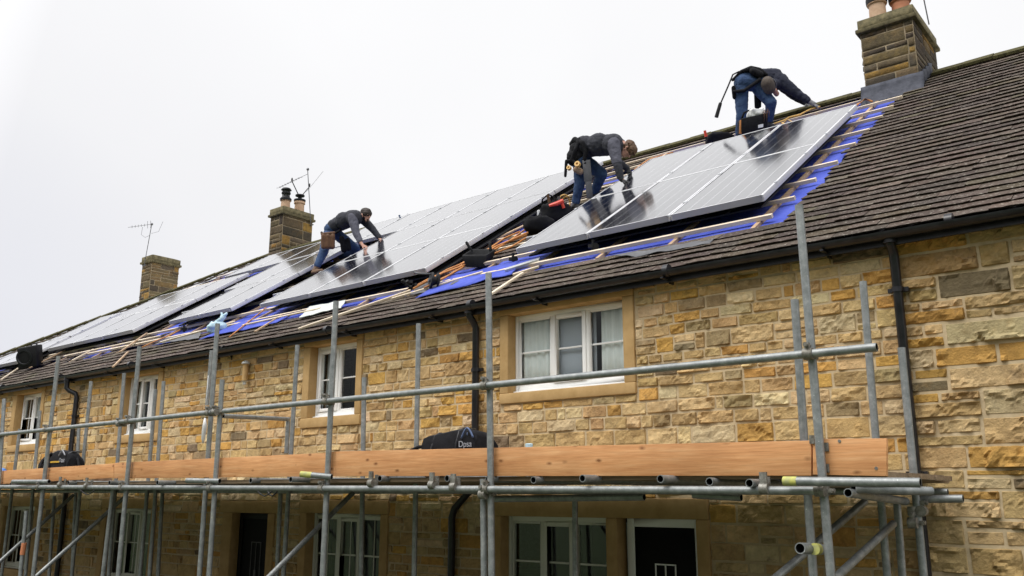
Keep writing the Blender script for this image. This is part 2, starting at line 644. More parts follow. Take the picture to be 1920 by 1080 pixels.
def stone(mb, fr, a, b, c, d, gap, prot, amp, step, col, seed, edge=.010):
    """one squared stone with a rock face. fr = (origin, u, v, n)"""
    O, u, v, n = fr
    a, b, c, d = a + gap / 2, b - gap / 2, c + gap / 2, d - gap / 2
    w, h = b - a, d - c
    if w < .035 or h < .03:
        return
    e = min(edge, w * .22, h * .22)
    nx = max(1, int(round((w - 2 * e) / step)))
    ny = max(1, int(round((h - 2 * e) / step)))
    us = [0] + [e + (w - 2 * e) * i / nx for i in range(nx + 1)] + [w]
    vs = [0] + [e + (h - 2 * e) * i / ny for i in range(ny + 1)] + [h]
    tx, tz = rnd.uniform(-.012, .012), rnd.uniform(-.012, .012)
    P = []
    for i, x in enumerate(us):
        for j, y in enumerate(vs):
            bi = i in (0, len(us) - 1)
            bj = j in (0, len(vs) - 1)
            xx, yy = x, y
            if bi or bj:
                q = noise.noise(V((a + x, c + y, seed)) * 9) * .007 + noise.noise(V((a + x, c + y, seed)) * 23) * .004
                if bi:
                    xx += q + (e * .5 if i == 0 else -e * .5) * (1 if bj else 0)
                if bj:
                    yy += q + (e * .5 if j == 0 else -e * .5) * (1 if bi else 0)
                k = -.006
            else:
                p3 = V(((a + x) * 5.2, (c + y) * 7.5, seed))
                f = noise.noise(p3) * amp + abs(noise.noise(p3 * 1.7)) * amp * 1.5 + noise.noise(p3 * 4.7) * amp * .35
                cell = noise.cell(p3 * .62 + V((noise.noise(p3 * 1.4), noise.noise(p3 * 1.6 + V((5, 0, 0))), 0)) * .9)
                f += (cell - .4) * amp * .9
                k = max(.006, prot + f + tx * (x / w - .5) * 2 + tz * (y / h - .5) * 2)
            wob = .011 * noise.noise(V((a + x, 0, c * 3.1)))
            P.append(O + u * (a + xx) + v * (c + yy + wob) + n * k)
    nv = len(vs)
    fs = []
    for i in range(len(us) - 1):
        for j in range(nv - 1):
            q = i * nv + j
            fs.append((q, q + nv, q + nv + 1, q + 1))
    mb.add(P, fs, 0, col)


def courses(mb, fr, W0, W1, H0, H1, holes, hs, ws, pal, prot, amp, step, gap=.017, big=None):
    z = H0
    si = 0
    while z < H1 - .02:
        h = min(rnd.uniform(*hs), H1 - z)
        if H1 - z - h < .07:
            h = H1 - z
        x = W0 - rnd.uniform(0, .2)
        while x < W1:
            g = big and x > big[0]
            w = rnd.uniform(*(big[1] if g else ws)) * (1.25 if h > .17 else 1)
            if rnd.random() < .15:
                w *= .5
            x1 = min(x + w, W1)
            if W1 - x1 < .08:
                x1 = W1
            rects = [(max(x, W0), x1, z, z + h)]
            if h > .17 and rnd.random() < .42:
                k = z + h * rnd.uniform(.36, .64)
                rects = [(max(x, W0), x1, z, k)]
                xm = x + (x1 - x) * rnd.uniform(.38, .62)
                if rnd.random() < .65 and x1 - x > .3:
                    rects += [(max(x, W0), xm, k, z + h), (xm, x1, k, z + h)]
                else:
                    rects += [(max(x, W0), x1, k, z + h)]
                if rnd.random() < .5:
                    rects = [(p, q, 2 * z + h - s, 2 * z + h - r) for p, q, r, s in rects]
            for ho in holes:
                rects = subtract(rects, ho)
            for r4 in rects:
                si += 1
                st = step(r4[0]) if callable(step) else step
                am = amp * (1.35 if g else 1) * rnd.uniform(.5, 1.3)
                stone(mb, fr, *r4, gap * rnd.uniform(.7, 1.5), prot * rnd.uniform(.4, 1.5), am, st, tuple(v * (.84 if g else 1) for v in pick(pal)), si * 3.7)
            x = x1
        z += h


holes = [q['s'] for q in OPEN]
WX0, WX1, WTOP = -36.5, 3.0, 4.97
wb = MB()
fr = (V((0, 0, 0)), V((1, 0, 0)), V((0, 0, 1)), V((0, -1, 0)))


def wstep(x):
    return .028 if x > -5.5 else .036 if x > -9 else .05 if x > -13 else .08 if x > -18 else .13


courses(wb, fr, WX0, -2.5, 0, WTOP, holes, (.10, .225), (.18, .48), PAL, .014, .019, wstep, gap=.015)
courses(wb, fr, -2.5, WX1, 0, WTOP, holes, (.15, .27), (.34, .78), PAL, .015, .026, wstep, gap=.019, big=(-9, (.34, .78)))
nstone = len(wb.f)
# mortar bed: slightly rough sheet behind the stones, cut round the openings
xs = sorted({WX0, WX1, *[v for q in OPEN for v in q['s'][:2]]})
for i in range(len(xs) - 1):
    a, b = xs[i], xs[i + 1]
    zs = [(0, WTOP)]
    for q in OPEN:
        s = q['s']
        if s[0] < (a + b) / 2 < s[1]:
            zs = [r for z0, z1 in zs for r in ((z0, min(z1, s[2])), (max(z0, s[3]), z1)) if r[1] - r[0] > .005]
    for z0, z1 in zs:
        wb.add([(a, 0, z0), (b, 0, z0), (b, 0, z1), (a, 0, z1)], [(0, 1, 2, 3)], 1)
# end walls and back wall (plain, far from the eye)
wb.bx(WX0, WX0 + .3, .02, 15.6, 0, WTOP, 1)
wb.bx(WX1 - .3, WX1, .02, 15.6, 0, WTOP, 1)
wb.bx(WX0, WX1, 15.6, 15.9, 0, WTOP, 1)
wall = wb.build('wall', ['stone', 'mortar'], terrace)


def joinery(q):
    """window or door with surround, frame, panes"""
    x0, x1, z0, z1 = q['o']
    a0, a1, c0, c1 = q['s']
    k = q['k']
    door = k.startswith('door')
    dull = k in 'ghi' or door
    pl = 'upvc' if k == 'door' else 'black' if k == 'door2' else 'upvcdull' if dull else 'upvc'
    D = .13                                              # recess of the frame
    w = MB()
    f = .1 if door else .068
    fz0 = z0 + (0 if door else .035)
    body = 'door' if door else 'window'
    # frame outline
    w.bx(x0, x0 + f, D, D + .07, fz0, z1)
    w.bx(x1 - f, x1, D, D + .07, fz0, z1)
    w.bx(x0 + f, x1 - f, D, D + .07, z1 - f, z1)
    if not door:
        w.bx(x0 + f, x1 - f, D, D + .07, fz0, fz0 + f)
        w.bx(x0 - .0, x1 + .0, D - .05, D + .07, z0, fz0 - .002)
    part = w.build(body, pl, terrace, bevel=.006)
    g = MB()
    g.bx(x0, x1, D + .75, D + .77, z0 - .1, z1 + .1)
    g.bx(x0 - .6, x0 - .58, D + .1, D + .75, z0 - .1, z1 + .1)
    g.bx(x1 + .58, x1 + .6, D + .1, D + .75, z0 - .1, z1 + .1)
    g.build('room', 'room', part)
    # surround: jambs, head and sill butt against each other, standing proud of the wall
    s = MB()
    pr = -.038

    def st(*r):
        s.bx(*r)
    if k == 'g':
        st(a0, x0, pr, D + .06, z0, z1)
        st(x1, a1, pr, D + .06, z0, z1)
        st(a0, -4.70, pr - .004, D + .06, z1, c1)          # one long lintel over window and door
        st(a0, a1, pr - .006, D + .06, c0, z0)
    elif k == 'door':
        st(x1, a1, pr, D + .06, 0, z1)
    else:
        st(a0, x0, pr, D + .06, 0 if door else z0, z1)
        st(x1, a1, pr, D + .06, 0 if door else z0, z1)
        st(a0 - (.1 if door else 0), a1 + (.1 if door else 0), pr - .004, D + .06, z1, c1)
        if not door:
            st(a0, a1, pr - .006, D + .06, c0, z0)
    s.build('surround', 'dressed', part, bevel=.014)
    if door:
        d = MB()
        d.bx(x0 + f, x1 - f, D + .02, D + .06, z0, z1 - f)
        if k == 'door2':
            leaf = d.build('door_leaf', 'door', part)
        else:
            leaf = d.build('door_leaf', 'door', part, bevel=.004)
        xm = (x0 + x1) / 2
        e = MB()
        for xx in (xm - .13, xm, xm + .13):
            e.bx(xx - .008, xx + .008, D + .008, D + .018, 1.05, 1.62)
        e.bx(xm - .122, xm - .008, D + .006, D + .016, 1.604, 1.62)
        e.bx(xm + .008, xm + .122, D + .006, D + .016, 1.604, 1.62)
        e.bx(xm - .03, xm + .03, D + .004, D + .014, 1.05, 1.16)
        e.build('door_light', 'upvc' if k == 'door' else 'greysheet', part)
        return
    lights = {'a': 3, 'b': 2, 'c': 3, 'd': 2, 'g': 3, 'h': 3, 'i': 3}[k]
    W = (x1 - x0 - 2 * f)
    for i in range(lights):
        l0 = x0 + f + W * i / lights
        l1 = x0 + f + W * (i + 1) / lights
        if i:
            m_ = MB()
            m_.bx(l0 - .022, l0 + .022, D - .002, D + .068, fz0 + f, z1 - f)
            m_.build('mullion', pl, part, bevel=.005)
        s0 = l0 + (.022 if i else 0)
        s1 = l1 - (.022 if i < lights - 1 else 0)
        opener = (lights == 3 and i == 1) or (lights == 2 and i == 0)
        sw = .055 if opener else .026
        sy = D - .016 if opener else D + .006
        h = MB()
        b0, b1 = fz0 + f, z1 - f
        h.bx(s0, s0 + sw, sy, D + .05, b0, b1)
        h.bx(s1 - sw, s1, sy, D + .05, b0, b1)
        h.bx(s0 + sw, s1 - sw, sy, D + .05, b1 - sw, b1)
        h.bx(s0 + sw, s1 - sw, sy, D + .05, b0, b0 + sw)
        zm = (b0 + b1) / 2 + (.02 if k != 'a' else 0)
        h.bx(s0 + sw, s1 - sw, D + .024, D + .042, zm - .012, zm + .012)
        if k in 'dhi':
            xm = (s0 + s1) / 2
            h.bx(xm - .009, xm + .009, D + .026, D + .040, b0 + sw, zm - .012)
            h.bx(xm - .009, xm + .009, D + .026, D + .040, zm + .012, b1 - sw)
        h.build('sash', pl, part, bevel=.004)
        gp = MB()
        gp.bx(s0 + sw - .004, s1 - sw + .004, D + .030, D + .036, b0 + sw - .004, b1 - sw + .004)
        gp.build('pane', 'glass', part)
        # curtains or blind behind the glass
        cu = MB()

        def cloth(xa, xb, y, za, zb, am, n):
            cu.slab(lambda u, v: V((xa + (xb - xa) * u, y + am * math.sin(u * n * 2 * PI + v) + am * .4 * math.sin(u * n * 4.7), za + (zb - za) * v)), int(n * 8), 3, .004, (0, -1, 0))
        if k == 'a' and i != 1:
            if i == 0:
                cloth(s0 - .05, s1 + .05, D + .075, b0, b1, .012, 5)
            else:
                cloth(s0 + .14, s1 + .1, D + .075, b0, b1, .014, 4)
        elif k == 'a':
            cloth(s0 - .1, s1 + .1, D + .09, b0, b1, .0, 2)
        elif k in 'bc' and i == 0:
            cloth(s0 - .02, s0 + (s1 - s0) * .8, D + .16, b0, b1, .015, 4)
        elif k == 'd':
            cloth(s0, s1, D + .2, zm, b1, .008, 3)
        elif k == 'g' and i == 2:
            cloth(s0 - .03, s1 + .03, D + .5, b0, b1, .012, 4)
        if cu.v:
            cu.build('blind' if (k == 'a' and i == 1) else 'curtain', 'blind' if (k == 'a' and i == 1) else 'curtain', part, smooth=True)
        if opener:
            hd = MB()
            hd.bx((s0 + s1) / 2 - .018, (s0 + s1) / 2 + .018, D + .0, D + .02, b0 + sw + .004, b0 + sw + .03)
            hd.build('handle', 'black', part)


for q in OPEN:
    joinery(q)

# ------------------------------------------------------------------ roof
RIDGE = 9.6
HX = -24.3                                                  # ridge end, where the hip starts


def hip_x(s):
    return HX - (RIDGE - s) * 12.4 / RIDGE


TOPL = [(-3.86, 8.9), (-29, 8.9)]
STRIP = (-29.4, -3.9, .94, 8.95)                           # stripped patch: x0, x1, s0, s1


def stripped(X, s):
    if s < STRIP[2] or s > STRIP[3] or X > STRIP[1] + .05 * noise.noise(V((s * 2, 0, 3))):
        return False
    if X < hip_x(s) + 1.25:
        return False
    if (-10.9 < X < -9.0 or -17.35 < X < -16.1 or -21.7 < X < -20.2 or (X < -19 and s < 2.3)) and noise.noise(V((X * 1.1, s * .9, 5))) > .04:
        return False
    return True


deck = MB()
rz = rf(0, RIDGE)


def quad(mb, pts, mi=0):
    mb.add(pts, [tuple(range(len(pts)))], mi)


ov = .25
yb = 2 * rz.y - E0.y
quad(deck, [rf(-36.6, 0, -.075), rf(3.2, 0, -.075), rf(3.2, RIDGE, -.075), rf(HX, RIDGE, -.075)])
quad(deck, [rf(3.2, RIDGE, -.075), V((3.2, yb, E0.z - .07)), V((-36.6, yb, E0.z - .07)), rf(HX, RIDGE, -.075)], 1)
quad(deck, [rf(HX, RIDGE, -.075), V((-36.6, yb, E0.z - .07)), rf(-36.6, 0, -.075)], 1)
quad(deck, [rf(3.2, 0, -.075), V((3.2, yb, E0.z - .07)), rf(3.2, RIDGE, -.075)], 1)
# slates
ts = MB()
TC = [((.067, .052, .043), 30), ((.082, .064, .053), 24), ((.055, .043, .037), 22), ((.10, .08, .066), 10), ((.072, .06, .041), 8)]


def tile(X0, X1, s0, ln, th, col, k):
    nx = k
    j0 = rnd.uniform(-.018, .012)
    hj = rnd.uniform(0, .008)
    sk = rnd.uniform(-.012, .012)
    lo, hi, bk = [], [], []
    X0 += rnd.uniform(.0005, .004)
    X1 -= rnd.uniform(.0005, .004)
    for i in range(nx + 1):
        t = i / nx
        x = X0 + (X1 - X0) * t
        ds = j0 * .6 + sk * (t - .5) + rnd.uniform(-.006, .006) - (.012 if i in (0, nx) and rnd.random() < .3 else 0) * -1
        dh = rnd.uniform(-.004, .004)
        lo.append(rf(x, s0 + ds + .032, .004 + hj))
        hi.append(rf(x, s0 + ds, .006 + th + hj + dh))
        bk.append(rf(x, s0 + ln, .002 + hj * .5))
    n = nx + 1
    vs = lo + hi + bk
    fs = []
    for i in range(nx):
        fs.append((i, i + 1, i + 1 + n, i + n))
        fs.append((i + n, i + 1 + n, i + 1 + 2 * n, i + 2 * n))
    fs.append((0, n, 2 * n))
    fs.append((n - 1, 3 * n - 1, 2 * n - 1))
    ts.add(vs, fs, 0, col)


s = 0.0
row = 0
while s < RIDGE - .12:
    ex = .205 + .009 * s
    if s > STRIP[3] - .4 and s < STRIP[3]:
        pass
    X = max(hip_x(s), -36.5) - rnd.uniform(0, .4)
    ln = min(ex + .07, RIDGE - s)
    while X < 3.1:
        w = rnd.uniform(.26, .62)
        X1 = X + w
        if X < STRIP[1] < X1 and STRIP[2] < s < STRIP[3]:
            X = STRIP[1] + rnd.uniform(-.11, .08)
        if X1 > hip_x(s + ex * .5) and not stripped((X + X1) / 2, s + .02):
            near = X > -9
            if X1 - X > .07:
                tile(max(X, hip_x(s + ex)), X1, s, ln, rnd.uniform(.018, .028), pick(TC), 5 if near else 3)
        X = X1
    s += ex
    row += 1
roof = deck.build('roof', ['greysheet', 'tile'], terrace)
ts.build('slate_courses', 'tile', roof)

# ridge and hip cap stones
rg = MB()
X = HX
run = 0
while X < 3.1:
    if X > -4.6 and not run:
        rg.build('ridge_stones', 'moss', terrace)
        rg = MB()
        run = 1
    w = .52
    h = rnd.uniform(-.008, .008)
    if not (-4.70 < X + w / 2 < -3.62):
        r0 = rf(0, RIDGE)
        for sg in (-1, 1):
            pa = V((0, sg * .34, -.205))
            for q in range(1):
                a0 = V((X + .006, r0.y, r0.z + .085 + h))
                a1 = V((X + w - .006, r0.y, r0.z + .085 + h + rnd.uniform(-.006, .006)))
                th_ = V((0, sg * .02, -.05))
                vs = [a0, a1, a1 + pa, a0 + pa, a0 + V((0, 0, -.055)), a1 + V((0, 0, -.055)), a1 + pa + V((0, -sg * .02, -.045)), a0 + pa + V((0, -sg * .02, -.045))]
                rg.add(vs, [(0, 1, 2, 3), (3, 2, 6, 7), (0, 3, 7, 4), (1, 5, 6, 2), (4, 7, 6, 5)], 0)
    X += w
rg.build('ridge_stones', 'moss', terrace)
rg = MB()
A, B = rf(HX, RIDGE, .05), rf(-36.6, 0.0, .05)
n = 30
for i in range(n):
    p0 = A.lerp(B, i / n)
    p1 = A.lerp(B, (i + .97) / n)
    h = V((0, 0, rnd.uniform(0, .03)))
    rg.bar(p0 + h, p1 + h * .4, .36, .06, NR)
rg.build('hip_stones', 'moss', terrace)

# blue underlay, wrinkled, with ragged borders
ul = MB()


def und(u, v):
    X = -28.6 + (28.6 - 3.92) * u
    s_ = STRIP[2] - .02 + (STRIP[3] - STRIP[2] + .05) * v
    X = max(X, hip_x(s_) + 1.1)
    X += (.07 * noise.noise(V((s_ * 3, 7, 0)))) * (u > .99)
    s_ += .05 * noise.noise(V((X * 1.5, 9, 0))) * (v < .01)
    return rf(X, s_, -.05 + .012 * noise.noise(V((X * 1.3, s_ * 2.5, 0))) + .006 * noise.noise(V((X * 5, s_ * 5, 2))))


ul.grid(und, 220, 64)
ul.build('underlay', 'blue', roof, smooth=True)


def lath(name, m, X0, s0, X1, s1, w, h, lift, lift1=None):
    b = MB()
    p0, p1 = rf(X0, s0, lift), rf(X1, s1, lift if lift1 is None else lift1)
    b.bar(p0, p1, w, h, NR)
    return b, p0, p1


BS = [(1.40, -4.14), (2.09, -4.05), (2.88, -3.98), (3.66, -3.88), (4.65, -3.85), (5.48, -3.83), (6.34, -3.8), (7.04, -3.76), (7.81, -3.76), (8.55, -4.4)]
for s_, xr in BS:
    x = xr
    if s_ < 1.5:
        b, _, _ = lath('batten', 'batten', -8.95, s_ - .03, xr, s_, .065, .052, .03)
        b.build('batten', 'batten', roof)
        x = -9.1
    while x > -28:
        x2 = x - rnd.uniform(3.6, 5.2)
        lim = hip_x(s_) + 1.5
        x2 = max(x2, lim, -28.3)
        if x - x2 < .3:
            break
        if not (s_ < 1.5 and -8.5 < x2 < -9 or (s_ < 1.5 and rnd.random() < .12)):
            b, _, _ = lath('batten', 'batten', x2 + .01, s_ + rnd.uniform(-.03, .03), x, s_ + rnd.uniform(-.012, .012), .06, .052, .026)
            b.build('batten', 'batten', roof)
        x = x2
X = -4.32
while X > -27.5:
    smax = min(8.8, 9.6 - (HX - X) * RIDGE / 12.4 - 1.2) if X < HX else 8.8
    b, _, _ = lath('rafter', 'rafter', X, 1.06 + rnd.uniform(-.08, .1), X + rnd.uniform(-.05, .05), smax, .06, .046, -.024)
    b.build('counter_batten', 'rafter', roof)
    X -= rnd.uniform(1.12, 1.3)


def flap(pts, name, m, lift=.02, th=.006, wr=.02):
    """loose sheet laid over the slates; pts = four pixel corners measured on the roof plane"""
    q = [on(x, y, lift) for x, y in pts]
    b = MB()

    def fn(u, v):
        p = q[0].lerp(q[1], u).lerp(q[3].lerp(q[2], u), v)
        return p + NR * (wr * noise.noise(p * 2.3) + wr * .6 * noise.noise(p * 6)) + SL * (.04 * noise.noise(p * 1.9) * (v < .01)) + V((.05 * noise.noise(p * 3.1) * (u < .01 or u > .99), 0, 0))
    b.slab(fn, 22, 8, th, NR)
    return b, q


for pts in ([(778, 558), (962, 512), (975, 488), (840, 520)], [(372, 636), (520, 604), (548, 590), (450, 604)]):
    b, q = flap(pts, 'membrane_flap', 'blue', .055)
    b.build('underlay_flap', 'blue', roof, smooth=True)

# gutter, brackets, fascia
gt = MB()
gy, gz, gr = -.255, 4.985, .068
prof = [(gr * math.cos(a), -gr * math.sin(a)) for a in [PI * i / 10 for i in range(11)]]
gx = [-36.6 + (39.8) * i / 40 for i in range(41)]
vs, fs = [], []
for x in gx:
    sag = .006 * noise.noise(V((x * .3, 0, 0)))
    vs += [V((x, gy - p, gz + q + sag)) for p, q in prof] + [V((x, gy - p * .93, gz + q * .93 + sag)) for p, q in prof[::-1]]
k = 22
for i in range(40):
    for j in range(k):
        a, b = i * k + j, i * k + (j + 1) % k
        fs.append((a, a + k, b + k, b))
gt.add(vs, fs)
x = -36
while x < 3:
    gt.tube((x, gy, gz + .002), (x + .07, gy, gz + .002), gr + .008, n=16)
    x += 3.1
gt.bx(-36.6, 3.2, gy + gr + .003, -.15, gz - .12, gz + .03)
gt.bx(-36.6, 3.2, -.148, -.03, gz - .075, gz - .045)
gutter = gt.build('gutter', 'gutter', terrace, smooth='auto')
x = -35.4
while x < 3:
    b = MB()
    b.bx(x - .018, x + .018, gy - gr - .012, -.14, gz - gr - .03, gz - gr - .012)
    b.bx(x - .012, x + .012, -.14, -.05, gz - .13, gz - .08)
    b.build('gutter_bracket', 'gutter', gutter)
    x += 1.9


def pipe(x, pts, r=.043, brackets=()):
    b = MB()
    b.path(pts, r, 14)
    b.tube(pts[0] + V((0, 0, .05)), pts[0] - V((0, 0, .06)), r + .02, n=14)
    o = b.build('downpipe', 'gutter', terrace, smooth='auto')
    for z in brackets:
        c = MB()
        c.tube((x, -.085, z - .025), (x, -.085, z + .025), r + .012, n=14)
        c.bx(x - .10, x + .10, -.075, -.03, z - .022, z + .022)
        c.build('pipe_clip', 'gutter', o)
    return o


pipe(-2.45, [V((-2.45, -.2, 4.94)), V((-2.45, -.19, 4.88)), V((-2.45, -.12, 4.83)), V((-2.45, -.09, 4.76)), V((-2.45, -.085, .1))], .047, (4.42, 2.6, .9))
pipe(-8.12, [V((-8.14, -.21, 4.94)), V((-8.14, -.205, 4.85)), V((-8.13, -.13, 4.77)), V((-8.12, -.088, 4.69)), V((-8.12, -.085, 2.62)), V((-8.18, -.085, 2.48)), V((-8.48, -.085, 2.22)), V((-8.53, -.085, 2.1)), V((-8.53, -.085, .1))], .05, (4.1,))
pipe(-19.95, [V((-20.12, -.25, 4.93)), V((-20.12, -.25, 4.72)), V((-20.08, -.2, 4.66)), V((-19.98, -.1, 4.6)), V((-19.95, -.085, 4.52)), V((-19.95, -.085, .1))], .052, (4.1,))

# ------------------------------------------------------------------ chimneys


def chimney(x0, x1, y0, y1, zb, zt, cs, pots, flash=True):
    b = MB()
    for O, u, n_, W in ((V((x0, y0, 0)), V((1, 0, 0)), V((0, -1, 0)), x1 - x0), (V((x1, y0, 0)), V((0, 1, 0)), V((1, 0, 0)), y1 - y0),
                        (V((x1, y1, 0)), V((-1, 0, 0)), V((0, 1, 0)), x1 - x0), (V((x0, y1, 0)), V((0, -1, 0)), V((-1, 0, 0)), y1 - y0)):
        courses(b, (O, u, V((0, 0, 1)), n_), 0, W, zb, zt, [], cs, (.38, .8), PALC, .006, .010, .06, .016)
    b.bx(x0 + .001, x1 - .001, y0 + .001, y1 - .001, zb, zt, 1)
    ch = b.build('chimney', ['chimney', 'sootmortar'], terrace, smooth=True)
    c = MB()
    c.bx(x0 - .075, x1 + .075, y0 - .075, y1 + .075, zt, zt + .085)
    c.bx(x0 - .035, x1 + .035, y0 - .035, y1 + .035, zt + .085, zt + .27)
    # weathered top: chamfered slab
    m_ = .12
    vs = [V((x, y, zt + .27)) for x, y in ((x0 - .035, y0 - .035), (x1 + .035, y0 - .035), (x1 + .035, y1 + .035), (x0 - .035, y1 + .035))]
    vs += [V((x, y, zt + .33)) for x, y in ((x0 + m_, y0 + m_), (x1 - m_, y0 + m_), (x1 - m_, y1 - m_), (x0 + m_, y1 - m_))]
    c.add(vs, [(0, 1, 5, 4), (1, 2, 6, 5), (2, 3, 7, 6), (3, 0, 4, 7), (4, 5, 6, 7)])
    c.build('chimney_cap', 'cap', ch, bevel=.018)
    for px, py, r, h, mm, cowl in pots:
        p = MB()
        p.lathe((px, py, zt + .28), [(r * 1.05, 0), (r * 1.0, h * .25), (r * .95, h * .82), (r * 1.14, h * .84), (r * 1.14, h), (r * .8, h), (r * .78, h - .1)], 20)
        p.build('chimney_pot', mm, ch, smooth='auto')
        z = zt + .28 + h
        k = MB()
        if cowl == 'stack':
            k.lathe((px, py, z), [(r * 1.2, -.05), (r * 1.25, .02), (r * .8, .1), (r * .75, .13)], 18)
            k.lathe((px, py, z), [(r * .98, .2), (r * .98, .25), (r * .2, .26)], 18)
            k.lathe((px, py, z), [(r * .4, .33), (r * 1.15, .335), (r * .9, .39), (.01, .42)], 18)
            for a in range(4):
                k.bar((px + r * .8 * math.cos(a * PI / 2 + .5), py + r * .8 * math.sin(a * PI / 2 + .5), z + .05), (px + r * .8 * math.cos(a * PI / 2 + .5), py + r * .8 * math.sin(a * PI / 2 + .5), z + .36), .02, .02, (1, 0, 0))
        elif cowl == 'wheel':
            k.lathe((px, py, z), [(r * 1.2, .03), (r * 1.2, .08), (r * .4, .1), (r * .4, .2), (r * .95, .21), (r * .95, .25), (.02, .26)], 18)
            k.tube((px, py, z - .02), (px, py, z + .1), r * .4, n=12)
            for sx, L_ in ((-1, .46), (1, .36)):
                e = V((px + .12 * sx, py + sx * .28, z + .25 + L_))
                k.path([V((px, py + sx * .05, z + .22)), e], .017, 6)
                k.ball(e + V((0, 0, .05)), .045, 8, sc=(.8, .6, 1.7))
        else:
            k.lathe((px, py, z), [(r * 1.2, -.06), (r * 1.25, .0), (r * 1.25, .05), (r * .9, .12)], 18)
        k.build('cowl', 'black', ch, smooth='auto')
    return ch


def rz_at(y):
    return E0.z + (y - E0.y) * math.tan(TH)


c1 = chimney(-4.52, -3.57, 6.93, 8.55, 8.9, 11.03, (.25, .33), [(-4.26, 7.3, .16, .5, 'pot', 'x'), (-3.88, 7.5, .17, .5, 'potred', 'x'), (-3.88, 8.12, .13, .32, 'potred', 'x')])
f = MB()
f.slab(lambda u, v: V((-4.60 + 1.12 * u, 6.93 - .04 - .16 * (1 - v) ** 2, rz_at(6.93) - .10 + .40 * v - .06 * (1 - v))) + V((0, 0, .01 * noise.noise(V((u * 6, v * 3, 0))))), 14, 6, .008, (0, -1, .3))
f.build('lead_flashing', 'lead', c1, smooth=True)
f = MB()
for i in range(4):
    ya = 6.93 + i * .24
    f.box((-3.54, ya + .1, rz_at(ya + .1) + .16), (.012, 0, 0), (0, .13, .05), (0, 0, .12))
f.build('stepped_flashing', 'lead', c1, bevel=.004)

c2 = chimney(-24.03, -23.35, 7.55, 8.75, 9.3, 11.42, (.24, .32), [(-23.68, 7.85, .155, .36, 'pot', 'stack'), (-23.68, 8.42, .165, .42, 'pot', 'wheel')])
c3 = chimney(-31.55, -30.87, 7.2, 8.32, 6.5, 10.97, (.18, .28), [])
f = MB()
f.box((-30.85, 7.85, 9.35), (.012, 0, 0), (0, .46, .2), (0, -.02, .2))
f.build('lead_flashing', 'lead', c3)

# ------------------------------------------------------------------ aerials and wires


def aerial(name, base, top, label, kind):
    b = MB()
    b.path([base, top], .013, 8)
    base_w = base
    b.bar(base + V((-.05, 0, .05)), base + V((.12, 0, .05)), .03, .03)
    d = V((-.55, -.55, .1)).normalized()
    if kind == 0:
        t = top + V((0, 0, -.12))
        b.path([t, t - RT * .95 - UP * .45], .007, 6)
        for i in range(9):
            c = t.lerp(t - RT * 1.0 - UP * .48, .25 + .09 * i)
            b.path([c - V((.02, .08, .03)), c + V((.02, .08, .03))], .006, 5)
        b.ball(top + V((0, 0, .05)), .05, 8)
        b.path([top - V((0, 0, .75)), top - V((0, 0, .55)) + RT * .55 + UP * .5], .005, 5)
    else:
        t = top + V((0, 0, -.05))
        e = t - RT * .9 - UP * .12
        b.path([t, e], .008, 6)
        for i in range(7):
            c = t.lerp(e, .05 + .13 * i)
            h = .14 if i < 2 else .05
            b.path([c - UP * h, c + UP * h], .007, 5)
        b.ball(t, .05, 8)
        b.path([t - UP * .35 - RT * .02, t - UP * .28 + RT * .25, t + UP * .1 + RT * .42], .006, 5)
        b.path([t - RT * .35 - UP * .1, t - RT * .4 - UP * .4, t - RT * .25 - UP * .5, t - RT * .08 - UP * .42], .006, 5)
    return solo(b, name, 'wire', label, 'aerial', base, smooth='auto')


w2 = depth_of(V((-23.3, 8.7, 11)))
aerial('tv_aerial', dep(583, 425, w2), dep(577, 320, w2), 'tall thin television mast with a short comb antenna fixed to the twin pot chimney', 0)
w3 = depth_of(V((-31, 7.2, 10.9)))
aerial('tv_aerial', dep(270, 500, w3), dep(285, 418, w3), 'leaning television aerial on the potless chimney at the far end', 1)
b = MB()
p = [dep(1741, 40, 11.2), dep(1731, -6, 11.2)]
w1 = depth_of(V((-3.55, 8.5, 11.3)))
pp = dep(1742, 46, w1)
b.path([pp, dep(1730, -12, w1)], .013, 6)
solo(b, 'tv_mast', 'wire', 'thin dark rod leaning from the back of the big right chimney', 'mast', pp)

# ------------------------------------------------------------------ solar panels
PH = .27            # top of glass above the slate plane
protos = {}


def make_panel(W, Lh):
    root = empty('solar_panel', 'solar panel', 'solar panel')
    f = MB()
    b, t, h0 = .028, .004, -.085
    w, l = W / 2, Lh / 2
    f.bx(-w, -w + b, -l, l, h0, t)
    f.bx(w - b, w, -l, l, h0, t)
    f.bx(-w + b, w - b, -l, -l + b, h0, t)
    f.bx(-w + b, w - b, l - b, l, h0, t)
    f.build('frame', 'alu', root, bevel=.003)
    g = MB()
    g.bx(-w + b, w - b, -l + b, l - b, -.012, 0)
    o = g.build('glass', 'pv', root)
    uvl = o.data.uv_layers.new(name='UVMap')
    for li, lo in enumerate(o.data.loops):
        p = o.data.vertices[lo.vertex_index].co
        uvl.data[li].uv = ((p.x + w - b) / (2 * (w - b)), (p.y + l - b) / (2 * (l - b)))
    for sx in (-1, 1):
        for q in (-.28, .28):
            k = MB()
            k.bx(sx * w - .022, sx * w + .022, q * 2 * l - .03, q * 2 * l + .03, .0045, .012)
            k.build('clamp', 'rail', root, bevel=.002)
    return root


def copy_tree(o, parent=None):
    c = o.copy()
    C.objects.link(c)
    c.parent = parent
    for ch in o.children:
        copy_tree(ch, c)
    return c


ROT = Matrix((V((1, 0, 0)), SL, NR)).transposed().to_4x4()


# panel positions were measured on a plane .12 m above the slates


def lift_to(X, s):
    p = CAM + (rf(X, s, .12) - CAM) * ((CAM - rf(0, 0, PH)).dot(NR) / (CAM - rf(0, 0, .12)).dot(NR))
    return p.x, (p - rf(0, 0, PH)).dot(SL)


